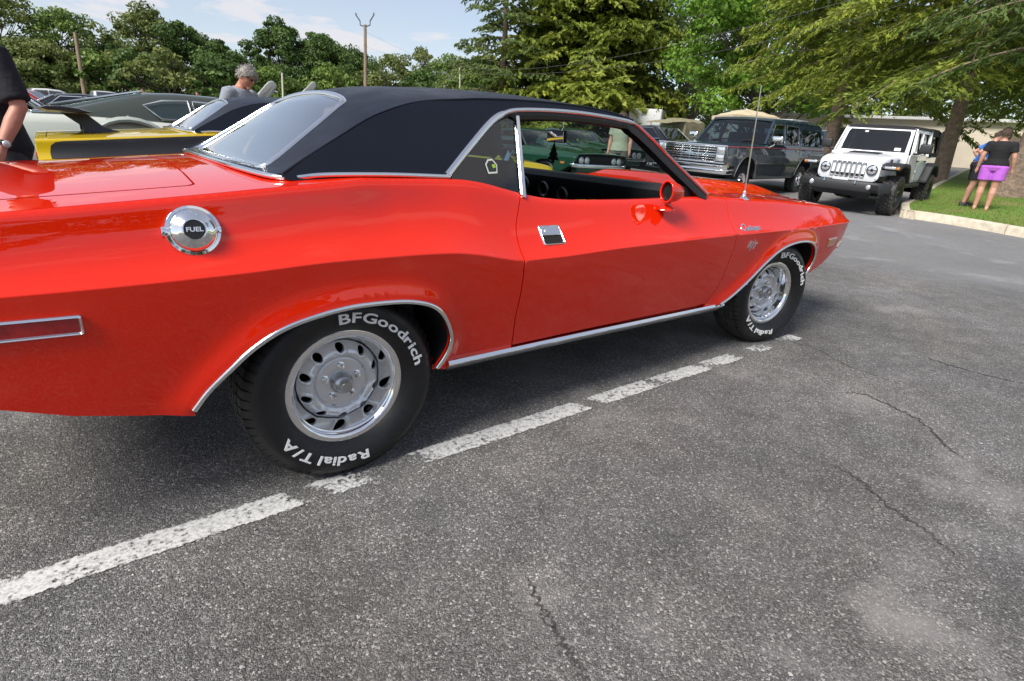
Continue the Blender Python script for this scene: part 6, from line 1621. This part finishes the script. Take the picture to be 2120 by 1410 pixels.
# --- left tree belt
for i, (px, py, d, rad, mm, lab, kw) in enumerate((
    (20, -30, 52, 5.2, LEAF_O, 'tall loose olive-green tree at the far left edge', dict(clumps=80, per=95, sparse=.9)),
    (-95, -10, 50, 5.0, LEAF_D, 'dark tree at the left border of the view', dict()),
    (160, 38, 54, 4.6, LEAF_M, 'rounded mid green tree behind the leaning wooden pole', dict(clumps=75)),
    (95, 95, 47, 4.4, LEAF_O, 'lower olive tree between the two tall left-hand trees', dict()),
    (255, 98, 56, 4.0, LEAF_D, 'dark tree filling the dip right of the leaning pole', dict()),
    (318, 38, 53, 4.6, LEAF_O, 'broad tree with wind-blown shoots on its top', dict(clumps=85)),
    (400, 66, 54, 4.6, LEAF_D, 'dark green tree left of the grey-haired man', dict(clumps=70)),
    (462, 98, 56, 3.8, LEAF_D, 'smaller dark tree right above the grey-haired man', dict()),
    (590, 62, 60, 4.4, LEAF_D, 'dense dark tree in the middle of the left skyline', dict(clumps=90, per=130)),
    (668, 88, 62, 5.0, LEAF_D, 'dense dark tree left of the utility pole', dict(clumps=90, per=130)),
    (722, 112, 64, 4.4, LEAF_D, 'dark tree right behind the utility pole', dict(clumps=80)),
    (565, 150, 48, 3.2, LEAF_M, 'low light green bush behind the thin pale post', dict(low=.03)),
    (812, 122, 70, 4.6, LEAF_O, 'loose grey-green tree right of the utility pole', dict(sparse=.7)),
    (868, 112, 74, 3.8, LEAF_O, 'slim grey-green tree above the red car roof', dict(sparse=.7)),
    (930, 128, 66, 4.6, LEAF_M, 'light green tree left of the big spruce', dict(sparse=.8)),
    (500, 140, 66, 4.5, LEAF_D, 'distant dark tree behind the gap in the skyline', dict()),
    (1000, 125, 50, 4.2, LEAF_O, 'small olive tree at the left foot of the big spruce', dict(sparse=.8)))):
    g_, H = top_h(px, py, d)
    kw.setdefault('low', .05); kw['per'] = int(kw.get('per', 110)*1.7)
    broadleaf('broadleaf_tree', g_, H, rad, lab, mm, 'trees along the far edge of the lot', seed=20+i, leaf=.28, **kw)
# shrub belt that closes the gaps low down
for i, (px, d, h, rad, lab) in enumerate(((40, 46, 4.2, 3.6, 'shrub under the tall left edge tree'), (215, 48, 4.4, 3.8, 'shrub right of the leaning wooden pole'), (360, 47, 4.5, 4.0, 'shrub behind the white fastback roof'), (470, 48, 4.2, 3.8, 'shrub behind the grey-haired man'), (690, 56, 4.6, 4.2, 'shrub left of the utility pole foot'), (790, 60, 4.6, 4.4, 'shrub right of the utility pole foot'), (880, 60, 4.8, 4.4, 'shrub above the middle of the red car roof'), (990, 45, 4.2, 3.8, 'shrub left below the big spruce'), (120, 47, 4.2, 3.6, 'shrub left of the leaning wooden pole'), (290, 48, 4.4, 3.8, 'shrub under the broad tree with shoots'), (1420, 56, 5.0, 4.0, 'shrub behind the army truck'), (1320, 56, 5.0, 4.0, 'shrub behind the white trailer'))):
    p = on_ground(px, d); broadleaf('shrub', tuple(p), h, rad, lab, (LEAF_D, LEAF_M, LEAF_O)[i % 3], 'shrubs below the trees', seed=70+i, leaf=.36, clumps=34, per=110, low=.0)
# upright shoots on the broad tree
g_, H = top_h(318, 38, 53)
# --- middle and right
g_, H = top_h(1205, -190, 42)
conifer('spruce_tree', g_, H, 7.8, 'big dense olive-green spruce in the middle of the skyline', NEED, None, seed=3, boughs=330, base=.04, spray=.42, twigs=30, per=13, droop=.22, shape=.46, wr=.22, rough=1.0)
g_, H = top_h(1035, -150, 40)
conifer('pine_tree', g_, H, 4.8, 'darker conifer with open boughs left of the big spruce', NEED_D, None, seed=5, boughs=66, base=.14, spray=.34, twigs=22, per=15, droop=.20, shape=.55, up=.22)
g_, H = top_h(1405, -60, 44)
broadleaf('broadleaf_tree', g_, H, 5.0, 'thin dark tree with bare branches right of the big spruce', LEAF_D, None, seed=8, leaf=.26, clumps=100, per=110, low=.2, sparse=.8, trunk_r=.24)
g_, H = top_h(1552, -120, 33)
broadleaf('broadleaf_tree', g_, H, 5.4, 'bright green broadleaf tree behind the two-tone wagon', LEAF_B, None, seed=12, leaf=.26, clumps=150, per=250, low=.20, trunk_r=.26)
g_, H = top_h(1380, 60, 52)
broadleaf('broadleaf_tree', g_, H, 5.0, 'shaded green tree low between the spruce and the bright tree', LEAF_M, None, seed=14, leaf=.30, clumps=70, per=110, low=.02)
p = on_ground(1938, 20.5)
conifer('spruce_tree', (p.x, p.y, p.z+.1), 15.5, 6.4, 'tall conifer whose trunk rises behind the white off-roader', NEED, None, seed=21, boughs=110, base=.235, spray=.24, twigs=32, per=19, droop=.38, shape=.42, trunk_r=.24, lean=(.0, .0), up=.10)
p = on_ground(2090, 15.5)
conifer('spruce_tree', (p.x, p.y, p.z+.15), 14.5, 4.6, 'conifer with a thick trunk right behind the two standing people', NEED_D, None, seed=23, boughs=74, base=.25, spray=.22, twigs=28, per=18, droop=.38, shape=.40, trunk_r=.46, lean=(.03, -.10), up=.12)
p = on_ground(1705, 25)
conifer('spruce_tree', (p.x, p.y, p.z), 13.5, 5.0, 'conifer between the bright green tree and the off-roader', NEED, None, seed=27, boughs=100, base=.27, spray=.26, twigs=28, per=16, droop=.38, shape=.45, trunk_r=.28, up=.10)
for i, (px, py, d, rad, mm, lab) in enumerate(((1800, 60, 52, 6.5, LEAF_M, 'green tree rising behind the building above the off-roader'), (1960, 40, 56, 7, LEAF_O, 'olive tree rising behind the building beside the conifer trunk'), (2130, 30, 50, 7, LEAF_M, 'green tree rising behind the building at the right border'), (1660, 120, 50, 5, LEAF_D, 'dark tree behind the building left of the off-roader'))):
    g_, H = top_h(px, py, d)
    broadleaf('broadleaf_tree', g_, H, rad, lab, mm, 'trees behind the long building', seed=120+i, leaf=.34, clumps=70, per=140, low=.12)
# trees on the other side of the lot, behind the camera: the paintwork mirrors them
src = [o for o in bpy.data.objects if o.parent is None and o.name.startswith('broadleaf_tree')]
for i, (x, y, sc_, k) in enumerate(((-6.5, -30, 1.05, 0), (.5, -33, 1.0, 2), (-12, -34, 1.15, 5), (-20, -36, 1.0, 6), (5.5, -42, .9, 8), (34, -34, .8, 9), (45, -30, .8, 3), (-30, -30, 1.1, 1))):
    c = copy_tree(src[k]); c.location = (x, y, -.1); c.scale = (sc_,)*3; c.rotation_euler = (0, 0, i*1.3)
    c['label'] = 'tree behind the viewer, mirrored in the red paint '+['beside the fuel cap', 'right of the fuel cap', 'at the rear quarter', 'near the rear lamp', 'above the rear wheel', 'on the front fender', 'at the front marker', 'at the picture edge'][i]
    c['group'] = 'trees behind the viewer'
# ================================================================== people
M_SKIN = mat('skin', (.52, .27, .19), .5, noise=(18, .10)); M_SKIN2 = mat('ruddy skin', (.50, .22, .15), .5, noise=(18, .12))
def ell_loft(rings):
    """rings: (cx, cy, z, rx, ry)"""
    return loft([[(cx+rx*math.cos(a), cy+ry*math.sin(a), z) for a in np.linspace(0, 2*math.pi, 21)[:-1]] for cx, cy, z, rx, ry in rings])
def ball(c, rx, ry, rz, M=None):
    bm = bmesh.new(); bmesh.ops.create_uvsphere(bm, u_segments=20, v_segments=14, radius=1)
    v, f = bm_part(bm); v = [(p[0]*rx, p[1]*ry, p[2]*rz) for p in v]
    if M is not None: v = [tuple(M @ Vector(p)) for p in v]
    return [(p[0]+c[0], p[1]+c[1], p[2]+c[2]) for p in v], f
def fuse(o, vox=.009, sm=6):
    m = o.modifiers.new('fuse', 'REMESH'); m.mode = 'VOXEL'; m.voxel_size = vox; m.use_smooth_shade = True
    s = o.modifiers.new('soft', 'SMOOTH'); s.factor = .5; s.iterations = sm
    return o
def hand_part(wrist, dirv, palm_n, side, curl=.5):
    """palm and five fingers from the wrist along dirv"""
    d = Vector(dirv).normalized(); n = Vector(palm_n); n = (n-d*n.dot(d)).normalized(); s = d.cross(n)*side; w = Vector(wrist)
    parts = [tube([tuple(w), tuple(w+d*.03), tuple(w+d*.085)], [.026, .033, .034], 10)]
    for k, (off, L) in enumerate(((-.027, .068), (-.009, .078), (.009, .074), (.026, .058))):
        b = w+d*.08+s*off; c = b+d*L*.5+n*L*.18*curl; e = c+d*L*.34*(1-curl*.4)+n*L*.38*curl
        parts.append(tube([tuple(b-d*.02), tuple(b), tuple(c), tuple(e)], [.0105, .0105, .0095, .0075], 7))
    b = w+d*.025-s*.028; parts.append(tube([tuple(b), tuple(b-s*.020+d*.030), tuple(b-s*.018+d*.065+n*.01)], [.013, .0115, .008], 7))
    return join(*parts)
def person(loc, rz, label, h=1.75, build=1.0, belly=0.0, skin=M_SKIN, hair=(.05, .035, .02), hair_style='short', shirt=None, shorts=None, trousers=None, shoes=(.01, .01, .01), lean=0.0, head_pitch=0.0, head_yaw=0.0, arms=None, feet=None, bare_feet=False, sunglasses=False, watch=False, hips=1.0, shirt_len=.90, sleeve=.55, short_len=.50, vox=.009):
    """local +X is forward, +Y is the person's left; lean bends the trunk forward"""
    k = h/1.75; root = empty('person', loc, rz, label, 'person'); root.scale = (k, k, k)
    b = build
    piv = Vector((0, 0, .95)); ML = Matrix.Translation(piv) @ Matrix.Rotation(lean, 4, 'Y') @ Matrix.Translation(-piv)
    def L_(p): return tuple(ML @ Vector(p))
    tor = [(0, 0, .84, .11*b, .15*b*hips), (-.01, 0, .92, .128*b, .178*b*hips), (0, 0, 1.0, .118*b+belly*.5, .165*b*hips), (.005, 0, 1.10, .112*b+belly, .150*b+belly*.5), (.005, 0, 1.20, .118*b+belly*.7, .155*b), (0, 0, 1.30, .122*b, .168*b), (-.005, 0, 1.38, .110*b, .178*b), (-.012, 0, 1.435, .082*b, .150*b), (-.012, 0, 1.475, .062, .085), (-.008, 0, 1.50, .054, .056)]
    feet = feet or [(.0, .11), (.0, -.11)]
    arms = arms or [((-.02, .235, 1.15), (.05, .25, .90)), ((-.02, -.235, 1.15), (.05, -.25, .90))]
    parts = [xf(ell_loft(tor), ML)]
    hc = Vector((.018, 0, 1.625)); MH = ML @ Matrix.Translation((-.005, 0, 1.52)) @ RZ(head_yaw) @ RY(head_pitch) @ Matrix.Translation((.005, 0, -1.52))
    head = [ball(hc, .095, .076, .112), ball((.045, 0, 1.575), .058, .052, .062), tube([(-.006, 0, 1.46), (0, 0, 1.54), (.006, 0, 1.60)], [.055, .052, .052], 12),
            loft([[(.098, -.008, 1.652), (.098, .008, 1.652), (.092, .0, 1.655)], [(.128, -.016, 1.602), (.128, .016, 1.602), (.10, 0, 1.60)], [(.112, -.014, 1.592), (.112, .014, 1.592), (.095, 0, 1.59)]]),
            ball((.098, 0, 1.562), .014, .026, .007), ball((.092, 0, 1.530), .022, .028, .018)]
    for s in (-1, 1): head += [ball((.0, s*.080, 1.620), .020, .010, .030), ball((.100, s*.030, 1.668), .012, .024, .010)]
    parts.append(xf(join(*[p if len(p[0]) else p for p in head[:1]]), MH))
    for q in head[1:]: parts.append(xf(q, MH))
    sh = []
    for s, (el, wr) in zip((1, -1), arms):
        S = Vector(L_((-.01, s*.178*b, 1.40))); E = Vector(L_(el)); Wp = Vector(L_(wr))
        parts.append(tube([tuple(S+Vector((0, -s*.05, 0))), tuple(S), tuple(S.lerp(E, .5)), tuple(E), tuple(E.lerp(Wp, .35)), tuple(Wp)], [.055*b, .056*b, .047*b, .040*b, .041*b, .027], 12))
        d = (Wp-E).normalized(); parts.append(hand_part(Wp, d, Vector((0, -s, 0)) if abs(d.y) < .7 else Vector((1, 0, 0)), s))
        sh.append((S, E, Wp))
    legs = []
    for s, (fx, fy) in zip((1, -1), feet):
        Hp = Vector((0, s*.088*b*hips, .90)); A = Vector((fx-.02, fy, .085)); K = Hp.lerp(A, .50)+Vector((.025, 0, 0))
        parts.append(tube([tuple(Hp+Vector((0, 0, .04))), tuple(Hp.lerp(K, .35)), tuple(K), tuple(K.lerp(A, .30)+Vector((-.012, 0, 0))), tuple(K.lerp(A, .75)), tuple(A), tuple(A+Vector((0, 0, -.05)))], [.098*b*hips, .088*b*hips, .060*b, .064*b, .046*b, .040, .040], 14))
        parts.append(loft([[(fx-.07+o, fy+q*.034*w, zz) for q, zz in ((-1, 0), (1, 0), (1, hgt), (-1, hgt))] for o, w, hgt in ((0, .8, .055), (.04, 1.0, .085), (.10, 1.1, .07), (.17, 1.25, .04), (.215, 1.1, .025), (.235, .6, .018))]))
        legs.append((Hp, K, A, fx, fy))
    body = mesh_obj('body', *join(*parts), skin, root); fix_normals(body); fuse(body, vox)
    # hair
    hm = mat('hair %.2f' % hair[0], hair, .6, bump=(90, 1.0, .01))
    hp = []
    for i in range(15):
        for j in range(24):
            th = math.pi*i/14*.70; ph = 2*math.pi*j/24
            f_ = math.cos(ph)   # 1 = front
            lim = .30+.36*(1-f_)/2 if hair_style == 'short' else .30+.46*(1-f_)/2
            th = min(math.pi*i/14*.72, math.pi*lim)
            wob = 1+.035*math.sin(ph*5+i)+.02*math.sin(ph*11+i*2)
            hp.append((.010+(.108*wob)*math.sin(th)*math.cos(ph), (.090*wob)*math.sin(th)*math.sin(ph), 1.632+.118*wob*math.cos(th)))
    hf = [(i*24+j, (i+1)*24+j, (i+1)*24+(j+1) % 24, i*24+(j+1) % 24) for i in range(14) for j in range(24)]
    ho = mesh_obj('hair', *xf((hp, hf), MH), hm, root, angle=80); so_ = ho.modifiers.new('thick', 'SOLIDIFY'); so_.thickness = .012; so_.offset = -1
    rgh = np.random.default_rng(int(h*1000)); V_, F_ = [], []
    for _ in range(900):
        q = hp[rgh.integers(0, 24*12)]; q = np.array(q); c0 = np.array((.010, 0, 1.632)); nn = unit(q-c0); dv = unit(np.array((-.55, rgh.normal(0, .5), -.45))+rgh.normal(0, .35, 3)); dv = unit(dv-nn*np.dot(dv, nn)*.75); sd_ = np.cross(nn, dv)
        p0 = q+nn*.002+rgh.normal(0, .008, 3); l_ = rgh.uniform(.02, .06); k0 = len(V_); V_ += [tuple(p0-sd_*.004), tuple(p0+sd_*.004), tuple(p0+dv*l_+nn*.006)]; F_.append((k0, k0+1, k0+2))
    mesh_obj('strands', *xf((V_, F_), MH), hm, ho, smooth=False)
    if sunglasses:
        sg_ = mat('dark glasses', (.008, .006, .006), .1, coat=1)
        mesh_obj('sunglasses', *xf(join(*[ball((.108, s*.034, 1.645), .012, .028, .020) for s in (-1, 1)], tube([(.118, -.01, 1.65), (.118, .01, 1.65)], .004, 5), *[tube([(.105, s*.062, 1.652), (.03, s*.083, 1.650), (-.01, s*.085, 1.645)], .004, 5) for s in (-1, 1)]), MH), sg_, root, angle=60)
    for s in (-1, 1): mesh_obj('eye', *xf(ball((.096, s*.031, 1.650), .010, .014, .008), MH), mat('eye white', (.6, .58, .55), .2), root)
    # clothes
    if shirt:
        g = .014; rows = [(cx, cy, z, rx+g+(.012 if z < 1.05 else 0), ry+g+(.012 if z < 1.05 else 0)) for cx, cy, z, rx, ry in tor if z > shirt_len-.01]
        if rows[0][2] > shirt_len: rows = [(rows[0][0], 0, shirt_len, rows[0][3], rows[0][4])]+rows
        rows = [r_ for r_ in rows if r_[2] < 1.49]
        sp = [xf(ell_loft(rows), ML)]
        for S, E, Wp in sh:
            e = S.lerp(E, sleeve/.55*.62 if sleeve < 1 else .98); sp.append(tube([tuple(S+Vector((0, -.05 if S.y > 0 else .05, .01))), tuple(S+Vector((0, 0, .004))), tuple(S.lerp(e, .5)), tuple(e)], [.066*b, .074*b, .070*b, .072*b], 14))
        so2 = mesh_obj('shirt', *join(*sp), mat('cloth %.3f %.3f %.3f' % shirt, shirt, .85, noise=(6, .12), bump=(14, .5, .02)), root); fix_normals(so2); fuse(so2, .011, 5)
    leg_c = shorts or trousers
    if leg_c:
        lp = [ell_loft([(cx, cy, z, rx+.012, ry+.012) for cx, cy, z, rx, ry in tor if z < 1.04])]
        for Hp, K, A, fx, fy in legs:
            if shorts:
                e = Hp.lerp(K, short_len/.5*.62); lp.append(tube([tuple(Hp+Vector((0, 0, .04))), tuple(Hp.lerp(e, .5)), tuple(e)], [.108*b*hips, .106*b*hips, .104*b*hips], 16))
            else: lp.append(tube([tuple(Hp+Vector((0, 0, .04))), tuple(Hp.lerp(K, .4)), tuple(K), tuple(K.lerp(A, .5)), tuple(A)], [.110*b*hips, .105*b*hips, .085*b, .075*b, .070*b], 16))
        lo = mesh_obj('shorts' if shorts else 'trousers', *join(*lp), mat('cloth %.3f %.3f %.3f' % leg_c, leg_c, .8, noise=(6, .12), bump=(14, .5, .02)), root); fix_normals(lo); fuse(lo, .011, 4)
    if not bare_feet:
        for Hp, K, A, fx, fy in legs:
            so3 = mesh_obj('shoe', *loft([[(fx-.085+o, fy+q*.042*w, zz-.004) for q, zz in ((-1, 0), (1, 0), (1, hgt), (.5, hgt+.012), (-.5, hgt+.012), (-1, hgt))] for o, w, hgt in ((0, .8, .075), (.05, 1.0, .085), (.12, 1.1, .075), (.20, 1.25, .055), (.25, 1.1, .04), (.272, .6, .028))]), mat('shoe %.2f' % shoes[0], shoes, .6), root, angle=60); fix_normals(so3)
    if watch:
        S, E, Wp = sh[0]; d = (E-Wp).normalized(); c = Wp+d*.03
        q = Vector((0, 0, 1)).rotation_difference(d).to_matrix().to_4x4()
        wt = mesh_obj('wrist_watch', *xf(lathe([(.030, -.013), (.036, -.013), (.036, .013), (.030, .013)], 24, True), Matrix.Translation(c) @ q), M_BLACKTRIM, root)
        mesh_obj('dial', *xf(ball((0, .036, 0), .019, .008, .019), Matrix.Translation(c) @ q), M_STEEL, wt)
    return root
# two people on the lawn
def lawn_at(p): return lawn_z(p.x, p.y)
pw = at_depth(2030, 432, 12.1); pw.z = lawn_at(pw)
person((pw.x, pw.y, pw.z), R_(8), 'person in a black T-shirt and purple shorts standing on the lawn, seen from behind', h=1.70, build=1.12, hips=1.14, hair=(.10, .065, .045), shirt=(.008, .008, .010), shorts=(.46, .12, .60), bare_feet=True, feet=[(.02, .12), (-.02, -.10)], arms=[((-.04, .27, 1.16), (.02, .30, .90)), ((-.03, -.27, 1.15), (.06, -.30, .90))], shirt_len=.95, short_len=.50, head_yaw=.15, vox=.010)
pm = at_depth(1997, 427, 12.9); pm.z = lawn_at(pm)
person((pm.x, pm.y, pm.z), R_(-62), 'person in a blue T-shirt and black shorts, bent over, left of the purple shorts', h=1.72, build=1.05, hair=(.10, .075, .05), shirt=(.035, .16, .55), shorts=(.012, .013, .018), lean=.30, head_pitch=.25, feet=[(.04, .12), (-.06, -.11)], arms=[((-.18, .24, 1.18), (.05, .20, 1.06)), ((-.20, -.26, 1.16), (.04, -.20, 1.04))], short_len=.60, shirt_len=.98, vox=.010)
# grey-haired man beyond the yellow car
pg = at_depth(484, 200, 6.9)
person((pg.x-.02, pg.y, .0), R_(-50), 'grey-haired person in sunglasses and a grey shirt, looking down behind the yellow car', h=1.86, build=1.12, skin=M_SKIN2, hair=(.34, .32, .29), shirt=(.26, .28, .33), trousers=(.05, .05, .06), lean=.28, head_pitch=.30, sunglasses=True, vox=.008)
# black shirt at the left edge
person((-.93, 2.02, 0), R_(206), 'person in a black T-shirt with a wrist watch, cut off by the left picture edge', h=1.75, build=1.0, hips=.92, skin=M_SKIN2, hair=(.06, .04, .03), shirt=(.006, .007, .012), trousers=(.03, .035, .04), arms=[((-.03, .27, 1.14), (.10, .28, .92)), ((-.02, -.27, 1.14), (.07, -.30, .90))], watch=True, shirt_len=.80, sleeve=.80, vox=.008)
# pale green shirt across the aisle
pp = on_ground(1272, 13.4)
person((pp.x, pp.y, pp.z), R_(-150), 'person in a pale green T-shirt standing by the dark green car', h=1.78, build=1.12, hair=(.08, .06, .04), shirt=(.34, .38, .28), shorts=(.10, .10, .09), vox=.012)
# far away visitors
for px, d, col, lab in ((305, 36, (.55, .53, .5), 'tiny far person in white above the white fastback roof'), (418, 30, (.30, .24, .2), 'tiny far person left of the grey-haired man')):
    p = on_ground(px, d); person((p.x, p.y, p.z), R_(200), lab, h=1.75, shirt=col, trousers=(.08, .08, .1), vox=.016)
